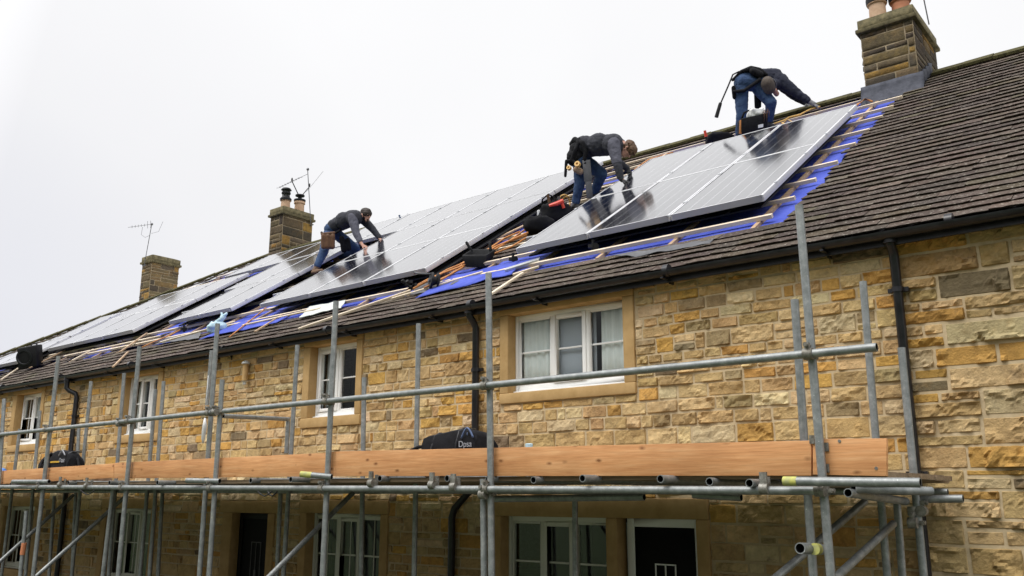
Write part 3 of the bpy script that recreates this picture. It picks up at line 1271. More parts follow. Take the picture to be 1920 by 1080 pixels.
def panel(x0, x1, s0, s1, label, group):
    x0, s0 = lift_to(x0, s0)
    x1, s1 = lift_to(x1, s1)
    W, Lh = x1 - x0 - .016, s1 - s0 - .016
    key = (round(W, 2), round(Lh, 2))
    if key not in protos:
        protos[key] = make_panel(W, Lh)
        o = protos[key]
    else:
        o = copy_tree(protos[key])
    o.matrix_world = Matrix.Translation(rf((x0 + x1) / 2, (s0 + s1) / 2, PH + rnd.uniform(-.002, .002))) @ ROT
    tag(o, label, 'solar panel', group)
    return o


def array(xs, ss, names, group):
    for j in range(len(ss) - 1):
        for i in range(len(xs) - 1):
            n = names[j][i] if names[j] else None
            if n:
                panel(xs[i], xs[i + 1], ss[j], ss[j + 1], n, group)


G1 = 'solar panels of the array nearest the big right chimney'
array([-8.83, -7.39, -5.95, -4.51], [2.25, 4.97, 7.74], [
    ['lower solar panel with a dark reflection, in front of the curly haired worker', 'lower middle solar panel of the right array, above the gap between its timbers', 'lower right corner solar panel of the right array, beside the bare blue strip'],
    ['upper solar panel under the black gloved hand of the curly haired worker', 'upper middle solar panel below the black bag with the red handled tool', 'upper right corner solar panel under the toolbag, nearest the lead flashing']], G1)
G2 = 'solar panels of the large middle array'
array([-15.93, -14.25, -12.6, -10.94], [2.3, 4.74, 7.04], [
    ['bottom row solar panel of the middle array with dark reflections, below the bearded worker', 'solar panel in the bottom row of the middle array, centre of three', 'solar panel at the bottom right corner of the middle array, above the cable reel'],
    ['second row solar panel of the middle array, under the bearded worker\'s hands', 'solar panel in the second row of the middle array, centre of three', 'solar panel in the second row of the middle array, right end above the orange cables']], G2)
array([-19.2, -17.55, -15.93, -14.25, -12.6, -10.94], [7.06, 9.42], [[
    'leftmost solar panel in the top row of the middle array', 'solar panel in the top row of the middle array, above the open blue gap',
    'solar panel in the top row of the middle array, third from its right end', 'solar panel in the top row of the middle array, second from its right end',
    'solar panel in the top row of the middle array, behind the curly haired worker']], G2)
G3 = 'solar panels of the array below the twin pot chimney'
array([-20.05, -18.72, -17.4], [2.62, 4.78], [['solar panel at the bottom left of the array below the twin pot chimney', 'bottom right solar panel of the array below the twin pot chimney, beside the brown boot']], G3)
array([-20.6, -19.0, -17.4], [4.80, 6.92], [['solar panel in the middle row, left, below the twin pot chimney', 'solar panel in the middle row, right, reflecting the bearded worker']], G3)
array([-23.5, -22.1, -20.7, -19.26], [6.95, 8.8], [['leftmost solar panel of the top row at the foot of the twin pot chimney', 'solar panel in the top row, centre, right in front of the twin pot chimney', 'solar panel in the top row, right of the twin pot chimney behind the bearded worker']], G3)
G4 = 'solar panels of the array above the pale blue bag'
array([-26.6, -24.98, -23.36, -21.74], [2.6, 4.65, 6.6], [
    ['lower left solar panel of the far array, beside the square black case', 'lower middle solar panel of the far array', 'lower right solar panel of the far array, left of the pale blue bag'],
    ['upper left solar panel of the far array, near the potless chimney', 'upper middle solar panel of the far array', 'upper right solar panel of the far array, below the ridge between two chimneys']], G4)
G5 = 'solar panels at the far end'
array([-29.7, -28.45, -27.1], [1.9, 3.6], [['solar panel cut by the left edge of the photo', 'farthest low solar panel, just behind the square black case']], G5)
array([-28.45, -27.1], [3.64, 5.4], [['farthest upper solar panel under the hip stones']], G5)


def tray(x0, x1, s0, s1, label, right=.10):  # black tray slab, added to darken the gap under the panel edges
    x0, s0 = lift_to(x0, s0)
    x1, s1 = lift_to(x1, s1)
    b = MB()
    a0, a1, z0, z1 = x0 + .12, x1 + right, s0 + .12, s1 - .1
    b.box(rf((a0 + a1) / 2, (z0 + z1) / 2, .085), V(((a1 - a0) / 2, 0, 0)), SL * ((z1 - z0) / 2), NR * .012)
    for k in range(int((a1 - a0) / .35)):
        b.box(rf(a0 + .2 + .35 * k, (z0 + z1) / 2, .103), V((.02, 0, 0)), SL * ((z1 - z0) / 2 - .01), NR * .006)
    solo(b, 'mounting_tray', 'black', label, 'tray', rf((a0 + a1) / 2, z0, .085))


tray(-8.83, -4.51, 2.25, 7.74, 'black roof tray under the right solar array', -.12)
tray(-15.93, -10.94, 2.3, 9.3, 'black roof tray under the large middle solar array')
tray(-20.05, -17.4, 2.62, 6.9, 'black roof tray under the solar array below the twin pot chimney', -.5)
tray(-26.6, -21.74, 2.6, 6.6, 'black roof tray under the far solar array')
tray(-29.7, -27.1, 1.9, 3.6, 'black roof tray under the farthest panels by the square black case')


def rail(x0, x1, s, label, lift=.14, t=0):
    b = MB()
    p0, p1 = rf(x0, s, lift), rf(x1, s + t, lift)
    b.bar(p0, p1, .045, .05, NR)
    solo(b, 'mounting_rail', 'rail', label, 'rail', (p0 + p1) / 2, bevel=.004)


rail(-8.9, -4.45, 2.75, 'metal mounting rail under the lower edge of the right solar array')
rail(-16, -10.9, 2.8, 'metal mounting rail under the lower edge of the middle solar array')
rail(-20.1, -17.35, 3.1, 'metal mounting rail under the lower edge of the array below the twin pot chimney')
rail(-26.6, -21.7, 3.1, 'metal mounting rail under the lower edge of the far solar array')

# ------------------------------------------------------------------ loose things on the roof


def stick(px0, px1, w, h, lift, m, name, label, cat, group=None, bev=.003):
    p0, p1 = on(*px0, lift), on(*px1, lift)
    b = MB()
    b.bar(p0, p1, w, h, NR)
    return solo(b, name, m, label, cat, (p0 + p1) / 2, group, bevel=bev)


stick((962, 515), (1010, 500), .05, .03, .07, 'batten', 'timber_lath', 'short pale lath lying below the black bucket', 'lath')
stick((918, 553), (980, 512), .06, .03, .075, 'batten', 'timber_lath', 'pale lath slanting from the steel post up to the lower corner of the right array', 'lath')
stick((820, 500), (985, 422), .09, .03, .05, 'rafter', 'timber_lath', 'long tan timber behind the black bucket, lying along the orange cables', 'lath')
stick((735, 560), (905, 510), .05, .03, .06, 'batten', 'timber_lath', 'pale lath passing under the cable reel', 'lath')
stick((560, 617), (770, 545), .055, .04, .075, 'batten', 'timber_lath', 'long pale lath running below the middle array to the connectors', 'lath')
stick((455, 610), (600, 578), .05, .03, .07, 'batten', 'timber_lath', 'pale lath between the pale blue bag and the grey plastic strip', 'lath')
stick((478, 622), (530, 590), .05, .03, .06, 'rafter', 'timber_lath', 'short tan lath right of the pale blue bag on the blue membrane', 'lath')
stick((300, 642), (440, 603), .05, .03, .07, 'batten', 'timber_lath', 'pale lath that the pale blue bag lies on', 'lath')
stick((120, 668), (300, 630), .05, .03, .07, 'batten', 'timber_lath', 'long pale lath below the far solar array', 'lath')
stick((225, 660), (275, 625), .06, .03, .09, 'rafter', 'timber_lath', 'tan lath leaning upslope below the far solar array', 'lath')
stick((135, 676), (175, 655), .05, .03, .07, 'batten', 'timber_lath', 'short pale lath sloping beside the first steel post from the left', 'lath')
stick((55, 690), (140, 648), .05, .03, .09, 'rafter', 'timber_lath', 'orange brown lath under the square black case', 'lath')
stick((2, 712), (45, 683), .05, .03, .07, 'batten', 'timber_lath', 'pale lath with a red tip left of the square black case', 'lath')
stick((212, 688), (240, 660), .05, .03, .07, 'rafter', 'timber_lath', 'short tan lath pointing downslope across the slates', 'lath')
stick((1205, 325), (1250, 288), .06, .03, .09, 'rafter', 'timber_lath', 'orange timber sticking out above the right array behind the black gloved hand', 'lath')
stick((1170, 335), (1330, 283), .05, .03, .08, 'batten', 'timber_lath', 'pale lath lying along the top edge of the right array', 'lath')
stick((948, 507), (1012, 487), .12, .05, .06, 'rail', 'rail_offcut', 'loose aluminium channel lying beside the black bucket', 'rail')
b, q = flap([(560, 596), (640, 577), (648, 562), (580, 575)], 'x', 'palesheet', .07, .012, .015)
solo(b, 'plastic_strip', 'palesheet', 'pale grey plastic strip lying on the eaves slates behind a steel post', 'strip', q[0])
for k, (pp, lb) in enumerate([([(855, 478), (925, 450), (922, 428), (880, 445)], 'dark slate sheet tucked under the edge of the middle array'),
                              ([(1190, 480), (1330, 455), (1338, 445), (1150, 480)], 'grey slate sheet lying at the eaves below the right array'),
                              ([(286, 646), (372, 634), (378, 622), (330, 628)], 'curled dark sheet below the far solar array'),
                              ([(770, 553), (850, 535), (880, 515), (800, 528)], 'brown grey sheet under the orange cables')]):
    b, q = flap(pp, 'x', 'greysheet', .05, .008, .03)
    solo(b, 'slate_sheet', 'greysheet', lb, 'sheet', q[0])

# orange cables: bundle of strands
root = empty('cable_bundle', 'bundle of orange cables running upslope between the middle and right arrays', 'cables', on(860, 500, .05))
strands = [[(765, 545), (800, 525), (850, 503), (905, 472), (950, 455), (988, 440)],
           [(795, 540), (835, 520), (870, 500), (915, 475), (955, 452), (985, 430)],
           [(775, 541), (830, 512), (880, 494), (930, 462), (970, 445), (990, 436)],
           [(812, 530), (845, 515), (872, 492), (920, 478), (960, 462), (988, 445)],
           [(800, 528), (838, 506), (882, 488), (912, 470), (945, 447), (975, 434)]]
for i, st_ in enumerate(strands):
    b = MB()
    pts = [on(x, y, .075 + .02 * (i % 3)) for x, y in st_]
    b.path(pts, .017, 8)
    b.build('cable', 'orange', root, smooth=True)


def cable(pxs, r, m, label, lift=.08, name='cable'):
    b = MB()
    pts = [on(x, y, lift) for x, y in pxs]
    b.path(pts, r, 8)
    return solo(b, name, m, label, 'cable', pts[0], smooth=True)


cable([(430, 632), (455, 612), (490, 585), (515, 560)], .014, 'orange', 'orange cable sloping up from the pale blue bag to the middle array')
cable([(1190, 318), (1215, 300), (1240, 292), (1262, 286)], .02, 'orange', 'thick orange cable curling along the ridge beside the curly haired worker')
cable([(1452, 232), (1470, 226), (1480, 220), (1500, 215), (1520, 205), (1538, 200)], .02, 'tan', 'yellow cable along the top of the right array at the grey gloved hand')
cable([(1462, 238), (1476, 224), (1488, 230), (1478, 236), (1466, 230)], .016, 'tan', 'small yellow loop of cable by the toolbag')
cable([(1590, 210), (1608, 196), (1622, 186), (1635, 190)], .02, 'orange', 'orange cable end at the lead flashing of the big chimney')
cable([(596, 515), (575, 530), (585, 520), (600, 512)], .012, 'wire', 'thin dark wire hanging by the brown boot')
cable([(258, 655), (290, 640), (320, 628), (345, 615)], .014, 'orange', 'orange cable below the far solar array')

# black bucket
bc = on(898, 497, .03)
b = MB()
ux, uy = V((.9, .2, .0)).normalized(), SL
for (z0, w0, d0), (z1, w1, d1) in [((0, .155, .11), (.20, .205, .145))]:
    lo = [bc + RT * (w0 * i) + SL * (d0 * j) for i, j in ((-1, -1), (1, -1), (1, 1), (-1, 1))]
    hi = [bc + RT * (w1 * i) + SL * (d1 * j) + V((0, 0, z1)) for i, j in ((-1, -1), (1, -1), (1, 1), (-1, 1))]
    b.add(lo + hi, [(3, 2, 1, 0), (0, 1, 5, 4), (1, 2, 6, 5), (2, 3, 7, 6), (3, 0, 4, 7)])
    hi2 = [p + V((0, 0, .03)) for p in hi]
    inn = [bc + RT * (w1 * .86 * i) + SL * (d1 * .86 * j) + V((0, 0, z1 + .03)) for i, j in ((-1, -1), (1, -1), (1, 1), (-1, 1))]
    bot = [p - V((0, 0, .1)) for p in inn]
    b.add(hi + hi2, [(0, 1, 5, 4), (1, 2, 6, 5), (2, 3, 7, 6), (3, 0, 4, 7)])
    b.add(hi2 + inn, [(0, 1, 5, 4), (1, 2, 6, 5), (2, 3, 7, 6), (3, 0, 4, 7)])
    b.add(inn + bot, [(0, 1, 5, 4), (1, 2, 6, 5), (2, 3, 7, 6), (3, 0, 4, 7), (4, 5, 6, 7)])
for sx, hh in ((-1, .17), (.75, .18)):
    p = bc + RT * (.185 * sx) + SL * .11 + V((0, 0, .20))
    b.bar(p, p + V((0, 0, hh)) + RT * (-.10 if sx < 0 else -.02), .05, .03, (0, 1, 0))
solo(b, 'bucket', 'black', 'black plastic bucket with two upright lugs standing on the blue membrane', 'bucket', bc, bevel=.012)

# cable reel and connectors
rc = on(814, 527, .13)
root = empty('cable_reel', 'small round black cable reel at the end of the orange cables', 'reel', rc)
b = MB()
b.lathe(rc, [(.02, -.07), (.13, -.07), (.14, -.05), (.14, -.035), (.08, -.03), (.08, .03), (.14, .035), (.14, .05), (.13, .07), (.02, .07)], 20, axis=(-.5, -.8, .1))
b.build('drum', 'black', root, smooth='auto')
b = MB()
b.tube(rc, rc + V((-.05, -.085, .01)), .035, n=12)
b.build('hub', 'wire', root, smooth='auto')
b = MB()
b.path([rc + V((0, 0, .12)), rc - RT * .25 + UP * .12, on(770, 508, .12)], .018, 7)
b.build('lead', 'wire', root, smooth=True)
cc = on(771, 540, .08)
b = MB()
for i in range(9):
    p = cc + RT * rnd.uniform(-.13, .12) + UP * rnd.uniform(-.09, .1) - FW * rnd.uniform(0, .08)
    q = p + V((rnd.uniform(-1, 1), rnd.uniform(-1, 1), rnd.uniform(-1, 1))).normalized() * .06
    b.tube(p, q, .035, .028, n=9)
    b.path([p, (p + cc) / 2 + UP * .02, cc], .014, 6)
solo(b, 'connector_cluster', 'black', 'cluster of black cable connectors on the pale lath', 'connectors', cc, smooth='auto')
for (x, y, lb) in ((1112, 462, 'small black clip on the lath below the right array'), (962, 486, 'small black clamp on the slanting lath at the corner of the right array'), (345, 617, 'round black fitting below the far solar array')):
    p = on(x, y, .09)
    b = MB()
    b.bar(p - RT * .07, p + RT * .06, .05, .05)
    b.tube(p - UP * .07, p + UP * .10, .02, n=8)
    b.tube(p + RT * .03 - FW * .02, p + RT * .03 - FW * .06, .05, n=12)
    solo(b, 'cable_clip', 'black', lb, 'clip', p, smooth='auto')


def bag_blob(name, c, w, d, h, m, label, cat, seed, lean=V((0, 0, 0)), pw=3.2, root=None):
    """soft bag: superellipsoid with creases"""
    b = MB()
    n, k = 28, 16

    def sg(v, p):
        return math.copysign(abs(v) ** (2 / p), v)

    def fn(u, v):
        a, e = 2 * PI * u, PI * (v - .5)
        x, y, z = sg(math.cos(e), pw) * sg(math.cos(a), pw), sg(math.cos(e), pw) * sg(math.sin(a), pw), sg(math.sin(e), pw)
        p = c + RT * (w * x) + V((-RT.y, RT.x, 0)) * (d * y) + UP * (h * z) + lean * (z + 1)
        q = noise.noise(p * 5 + V((seed, 0, 0))) * .06 + abs(noise.noise(p * 9 + V((seed, 3, 0)))) * .06 + noise.noise(p * 18 + V((seed, 0, 0))) * .022
        return p + (p - c).normalized() * q
    b.grid(fn, n, k)
    if root is not None:
        return b
    return solo(b, name, m, label, cat, c, smooth=True)


# black bag and tools between the arrays
bag_blob('tool_sack', on(1012, 424, .10) + UP * .0, .27, .2, .15, 'blackfab', 'slumped black sack lying at the left edge of the right array', 'bag', 2)
tb = on(1043, 396, .15)
root = empty('tool_bag', 'open black tool bag with red handled tools beside the curly haired worker\'s feet', 'tool bag', tb)
b = bag_blob('x', tb - UP * .06, .30, .2, .19, 'blackfab', '', '', 5, root=root)
b.build('bag_body', 'blackfab', root, smooth=True)
b = MB()
b.path([tb - RT * .28 + UP * .0, tb - RT * .26 + UP * .22, tb - RT * .15 + UP * .32, tb - RT * .05 + UP * .26], .016, 7)
b.build('bag_handle', 'blackfab', root, smooth=True)
b = MB()
b.path([tb - RT * .14 + UP * .08 - FW * .18, tb + UP * .12 - FW * .2, tb + RT * .12 + UP * .17 - FW * .18], [.035, .045, .05], 9)
b.path([tb + RT * .1 + UP * .12 - FW * .2, tb + RT * .13 + UP * .04 - FW * .2], .03, 8)
b.build('red_tool', 'red', root, smooth='auto')
for i in range(3):
    b = MB()
    p = tb + RT * (-.12 + .09 * i) + UP * .1 - FW * .1
    b.path([p, p + UP * rnd.uniform(.12, .2) + RT * rnd.uniform(-.1, .1)], .028, 8)
    b.build('tool_handle', ['hairbrown', 'black', 'wire'][i], root, smooth='auto')
b = MB()
p = on(1058, 380, .15)
ring = [p + RT * .11 * math.cos(a) + UP * .15 * math.sin(a) + FW * .03 * math.sin(3 * a) for a in [2 * PI * i / 16 for i in range(17)]]
b.path(ring, .018, 7)
b.path([q + RT * .05 - UP * .03 for q in ring[3:14]], .016, 7)
solo(b, 'cord_loop', 'tan', 'loop of yellow cord beside the open black tool bag', 'cord', p, smooth=True)
p = on(1016, 404, .12)
b = MB()
b.bar(p - RT * .09, p + RT * .09, .16, .2, UP)
solo(b, 'battery_box', 'white', 'small white box between the black sack and the open tool bag', 'box', p, bevel=.015)

# bag with the orange-tipped tool and red ball above the right array
p = on(1350, 266, .06)
root = empty('tool_pouch', 'flat black tool pouch on the ridge slates with a red ball shaped roll', 'tool bag', p)
bag_blob('x', p + UP * .04, .26, .15, .10, 'blackfab', '', '', 8, root=root).build('pouch_body', 'blackfab', root, smooth=True)
b = MB()
b.ball(p + RT * .17 + UP * .10, .075, 12, sc=(1.2, 1, .9))
b.build('red_roll', 'red', root, smooth=True)
p = on(1328, 272, .05)
root = empty('hammer_handle', 'upright tool handle with an orange red tip standing at the black pouch', 'tool', p)
b = MB()
b.tube(p, p + UP * .17 - RT * .04, .035, .03, n=10)
b.build('grip', 'black', root, smooth='auto')
b = MB()
b.tube(p + UP * .172 - RT * .0405, p + UP * .30 - RT * .075, .034, .026, n=10)
b.build('tip', 'red', root, smooth='auto')

# toolbag at the top worker's feet
p = dep(1411, 249, 17.15)
root = empty('open_toolbag', 'boxy black open toolbag with orange trim and white cloth, at the top worker\'s feet', 'tool bag', p)
b = MB()
dx, dz = (RT + UP * .22).normalized(), UP
dy = dx.cross(dz).normalized()
b.box(p + dz * .16, dx * .27, dy * .14, dz * .15)
b.build('bag_body', 'blackfab', root, bevel=.03)
b = MB()
b.bar(p - dx * .275 + dz * .02 + FW * -.12, p - dx * .26 + dz * .28 + FW * -.12, .022, .05, RT)
b.build('orange_trim', 'orange', root, bevel=.005)
b = MB()
b.path([p - dx * .22 + dz * .3, p - dx * .17 + dz * .42, p - dx * .04 + dz * .46, p + dx * .0 + dz * .32], .02, 8)
b.build('bag_handle', 'blackfab', root, smooth=True)
b = bag_blob('x', p + dx * .06 + dz * .36, .12, .09, .08, 'white', '', '', 3, root=root)
b.build('cloth', 'white', root, smooth=True)
b = MB()
for i in range(6):
    q = p + dx * (.14 + .02 * i) + dz * .3 - FW * .1
    b.path([q, q + dz * rnd.uniform(.03, .1) + dx * .04 - FW * .06, q + dx * rnd.uniform(.02, .10) - dz * rnd.uniform(.05, .2) - FW * .06], .005, 5)
b.build('copper_wires', 'leather', root, smooth=True)
b = MB()
b.box(p + dz * .08 + dx * .12 + dy * (.146 if dy.dot(FW) < 0 else -.146), dx * .05, dy * .004, dz * .03)
b.build('tag', 'white', root)

# square black case at the far left
p = on(58, 690, .05)
root = empty('speaker_case', 'square black plastic case standing on the slates at the far left', 'case', p)
b = MB()
dx = (RT * .96 + UP * .18).normalized()
dz = (UP * .98 - RT * .05).normalized()
dy = dx.cross(dz).normalized()
b.box(p + dz * .29, dx * .26, dy * .17, dz * .29)
b.build('case_body', 'black', root, bevel=.04)
b = MB()
cfr = p + dz * .30 - dx * .07 + dy * (.178 if dy.dot(FW) < 0 else -.178)
b.lathe(cfr, [(.20, -.03), (.21, .012), (.17, .016), (.15, -.012), (.02, -.02)], 24, axis=dy if dy.dot(FW) < 0 else -dy)
b.build('round_panel', 'gutter', root, smooth='auto')
b = MB()
b.path([p + dz * .57 + dx * .03, p + dz * .62 + dx * .06, p + dz * .62 + dx * .17, p + dz * .57 + dx * .2], .02, 7)
b.build('handle', 'black', root, smooth=True)

# pale blue knotted bag
p = on(404, 615, .12)
b = bag_blob('x', p + UP * .0, .20, .14, .12, 'paleblue', '', '', 4, RT * .02, 2.0, root=1)
b.path([p + UP * .10 + RT * .05, p + UP * .19 + RT * .13, p + UP * .25 + RT * .17], [.08, .05, .06], 9)
b.path([p + UP * .22 + RT * .15, p + UP * .31 + RT * .24], [.05, .02], 7)
b.path([p + UP * .22 + RT * .15, p + UP * .32 + RT * .12], [.04, .015], 7)
solo(b, 'plastic_bag', 'paleblue', 'pale blue knotted plastic bag on the eaves above a steel post', 'bag', p, smooth=True)
for x, y, dx_ in ((752, 404, -1), (763, 402, .6)):
    p = rf(0, 9.5, .1)
    q0 = dep(x, y + 4, 24.2)
    b = MB()
    b.tube(q0 - UP * .1, q0 + UP * .07 + RT * .05 * dx_, .026, n=8)
    solo(b, 'ridge_peg', 'logoblue' if dx_ < 0 else 'wire', 'short blue stick poking up behind the middle array' if dx_ < 0 else 'short dark grey stick poking up behind the middle array', 'stick', q0, smooth='auto')

# ------------------------------------------------------------------ scaffold
YO, YI = -3.4, -2.15
sc_root = empty('scaffold', 'galvanised tube scaffold with an orange timber toe board along the cottages', 'scaffold', (-8, -2.7, 0))
TR = .029


def tubepart(p0, p1, name, r=TR, hollow=.82, mats=('tube', 'tubein')):
    b = MB()
    b.tube(p0, p1, r, n=16, hollow=hollow)
    return b.build(name, list(mats), sc_root, smooth='auto')


def coupler(p, d1, d2, parent=None):
    """two hinged collars with bolts: one round each tube"""
    b = MB()
    d1, d2 = V(d1).normalized(), V(d2).normalized()
    nrm = d1.cross(d2).normalized()
    if nrm.dot(FW) > 0:
        nrm = -nrm
    b.tube(p - d1 * .032, p + d1 * .032, TR + .011, n=14)
    q = p + nrm * (2 * TR + .004)
    b.tube(q - d2 * .032, q + d2 * .032, TR + .011, n=14)
    for c, e in ((p, d2), (q, d1)):
        b.bar(c + e * .03 + nrm * .01, c + e * .075 + nrm * .01, .03, .03, nrm)
        b.tube(c + e * .06 - nrm * .035, c + e * .06 + nrm * .05, .010, n=7)
        b.tube(c + e * .06 + nrm * .03, c + e * .06 + nrm * .048, .017, n=6)
    return b.build('coupler', 'coupler', parent or sc_root, smooth='auto')


def post(top, bot, Y, ground=True):
    p1, p0 = at(*top, Y), at(*bot, Y)
    p0.y = p1.y = Y
    if ground:
        k = (p1 - p0) / (p1.z - p0.z)
        p0 = p0 - k * (p0.z - .02)
    o = tubepart(p0, p1, 'standard')
    return p0, p1


def xz(pp, z):
    p0, p1 = pp
    return p0.lerp(p1, (z - p0.z) / (p1.z - p0.z))


PO = [post((1498, 385), (1558, 1080), YO), post((916, 512), (922, 1080), YO), post((630, 565), (605, 1080), YO),
      post((417, 712), (392, 1080), YO), post((262, 650), (238, 905), YO), post((110, 668), (62, 1080), YO), post((8, 748), (-2, 910), YO)]
PO2 = [post((1490, 562), (1525, 1080), YO + .22), post((906, 898), (908, 1080), YO + .02), post((408, 607), (374, 1080), YO + .12)]
post((213, 910), (193, 1080), YO + .3)
post((50, 958), (38, 1080), YO + .1)
for t, b_ in [((1618, 528), (1642, 818)), ((1690, 652), (1732, 1080)), ((785, 607), (781, 830)), ((683, 708), (677, 1080)), ((558, 647), (540, 940)),
              ((307, 715), (296, 865)), ((292, 730), (281, 862)), ((233, 700), (220, 868)), ((171, 715), (158, 845)), ((75, 770), (66, 872))]:
    post(t, b_, YI)
for t, b_ in [((1682, 945), (1692, 1080)), ((1078, 935), (1079, 1080)), ((526, 925), (519, 1080)), ((540, 790), (537, 850)), ((148, 800), (135, 1080)), ((102, 930), (92, 1080)),
              ((305, 920), (296, 1080)), ((397, 657), (388, 760))]:
    post(t, b_, YI + .25, t[1] > 850)
for X in (-17.6, -20.2, -22.8, -25.4):
    for y in (YO, YI):
        tubepart(V((X, y, .02)), V((X, y, 3.6)), 'standard')


def tb2(a, ya, b_, yb_, name, r=TR):
    p0, p1 = at(*a, ya), at(*b_, yb_)
    o = tubepart(p0, p1, name, r)
    return p0, p1


yr = YO - .062
g1 = tb2((420, 771), yr, (1644, 651), yr, 'guard_rail')
g2 = tb2((-40, 819), yr, (398, 773), yr - .0, 'guard_rail')
tubepart(V((-26, yr, g2[0].z)), g2[0] + V((-.01, 0, 0)), 'guard_rail')
tb2((418, 780), YO + .08, (541, 786), YI + .25, 'return_tube', TR * .92)
l1 = tb2((0, 913), yr, (1536, 920), yr, 'ledger')
tubepart(V((-26, yr, l1[0].z + .08)), l1[0] + V((-.01, 0, 0)), 'ledger')
zl = l1[1].z
tubepart(V((-26, YI + .06, zl + .06)), V((-1.9, YI + .06, zl)), 'ledger')
tubepart(V((-26, -.45, zl + .06)), V((-2.1, -.45, zl)), 'ledger')
# tubes beyond the right end
e1 = tb2((1470, 902), yr - .09, (1726, 905), yr - .09, 'end_tube')
tb2((1600, 916), YO + .1, (1746, 921), YO + .6, 'end_tube')
tb2((1590, 924), YO + .02, (1698, 940), YI - .05, 'end_tube')
tb2((1725, 936), YI + .08, (1806, 935), YI + .08, 'end_tube')
tb2((1500, 1028), YO - .12, (1540, 1030), YO + .2, 'end_tube', TR * 1.25)
tb2((905, 936), YO + .5, (1208, 932), YO + .55, 'board_bearer')
tb2((1300, 928), YO + .8, (1390, 933), YO + .8, 'board_bearer')
b = MB()
p0 = at(1470, 902, yr - .09)
b.tube(p0 - V((.002, 0, 0)), p0 + (e1[1] - e1[0]).normalized() * .09, TR + .0015, n=16, caps=False)
b.build('yellow_band', ['yellow', 'tubein'], sc_root, smooth='auto')
p0, p1 = at(1527, 1029.5, YO - .0), at(1534, 1029.8, YO + .05)
b = MB()
b.tube(p0, p0.lerp(p1, .9), TR * 1.25 + .002, n=16)
b.build('yellow_band', 'yellow', sc_root, smooth='auto')
# transoms, open ends to the front
for x, y in [(1092, 897), (1238, 898), (1405, 906), (915, 898), (838, 897), (712, 897), (545, 899), (295, 905), (128, 905), (20, 908), (470, 901), (205, 905), (1330, 903), (1000, 900)]:
    yf = YO - .14 if x in (1092, 1238, 545, 295, 1405) else YO - .02
    p = at(x, y, yf)
    tubepart(p, V((p.x, -.32, p.z)), 'transom')
for x0, x1, y0, y1 in ((350, 412, 901, 902), (564, 622, 889, 894), (24, 92, 903, 903)):
    tb2((x0, y0), YO - .16, (x1, y1), YO - .02, 'transom')
b = MB()
p0 = at(564, 889, YO - .161)
p1 = at(585, 890.8, YO - .108)
b.tube(p0, p1, TR + .0015, n=16, caps=False)
b.build('yellow_band', ['yellow', 'tubein'], sc_root, smooth='auto')
b = MB()
p0, p1 = at(45.5, 1018, YO + .1), at(42, 1040, YO + .1)
b.tube(p0, p1, TR + .006, n=14)
b.build('orange_tape', 'orangetape', sc_root, smooth='auto')
# braces
for a, ya, c, yc in [((500, 1086), YO + .1, (662, 924), YI), ((62, 1086), YO + .1, (236, 930), YI), ((-10, 1062), YO + .1, (138, 928), YI),
                     ((1560, 1090), YO + .3, (1675, 982), YI + .1), ((1440, 1096), YO + .4, (1622, 940), YI + .2)]:
    tb2(a, ya, c, yc, 'brace')
# couplers
for pp in PO:
    zg = (g1[0].lerp(g1[1], (pp[1].x - g1[0].x) / (g1[1].x - g1[0].x))).z if pp[1].x > g1[0].x else g2[0].lerp(g2[1], (pp[1].x - g2[0].x) / (g2[1].x - g2[0].x)).z
    if zg < pp[1].z:
        coupler(xz(pp, zg), (pp[1] - pp[0]), (1, 0, 0))
    zz = l1[0].lerp(l1[1], (pp[1].x - l1[0].x) / (l1[1].x - l1[0].x)).z
    coupler(xz(pp, zz), (pp[1] - pp[0]), (1, 0, 0))
coupler(at(232, 795, YO - .0), (0, 0, 1), (1, 0, 0))
coupler(at(400, 775, YO + .0), (0, 0, 1), (1, 0, 0))
coupler(at(1712, 958, YI), (0, 0, 1), (0, 1, 0))
coupler(at(1716, 980, YI), (0, 0, 1), (1, 0, 0))
coupler(at(915, 927, YO + .0), (0, 0, 1), (1, 0, 0))
for x, y in ((706, 900), (820, 903), (1440, 908), (122, 905), (172, 907), (860, 906)):
    p = at(x, y, YO - .02)
    b = MB()
    b.tube(p - V((0, 0, .05)), p + V((0, 0, .05)), .018, n=8)
    b.tube(p - V((.03, 0, 0)) - V((0, .06, .03)), p + V((.03, 0, 0)) - V((0, .06, .03)), TR + .010, n=14)
    b.bar(p + V((0, -.07, -.02)), p + V((.0, -.07, .08)), .05, .02, (0, 1, 0))
    b.build('board_clip', 'coupler', sc_root, smooth='auto')
# toe boards
yt = YO + .045
for (ta, ba), (tb_, bb) in [(((-60, 887), (-60, 911)), ((213, 869), (213, 896))), (((214, 868), (214, 897)), ((614, 849), (614, 893))),
                            (((629, 846.5), (629, 893)), ((1521, 826), (1521, 892))), (((1524, 823), (1524, 890)), ((1662, 822), (1662, 893)))]:
    q = [at(*p, yt) for p in (ta, tb_, bb, ba)]
    b = MB()
    y2 = V((0, .038, 0))
    b.add([q[0], q[1], q[2], q[3], q[0] + y2, q[1] + y2, q[2] + y2, q[3] + y2], [(3, 2, 1, 0), (4, 5, 6, 7), (0, 1, 5, 4), (1, 2, 6, 5), (2, 3, 7, 6), (3, 0, 4, 7)])
    b.build('toe_board', 'board', sc_root, bevel=.003)
q0, q1 = at(614, 849, yt), at(614, 893, yt)
r0, r1 = at(629, 846.5, yt), at(629, 893, yt)
b = MB()
b.add([q1, r1, r0, q0, q1 + V((0, .038, 0)), r1 + V((0, .038, 0)), r0 + V((0, .038, 0)), q0 + V((0, .038, 0))], [(0, 1, 2, 3), (7, 6, 5, 4), (3, 2, 6, 7), (0, 4, 5, 1)])
b.build('toe_board', 'board', sc_root)
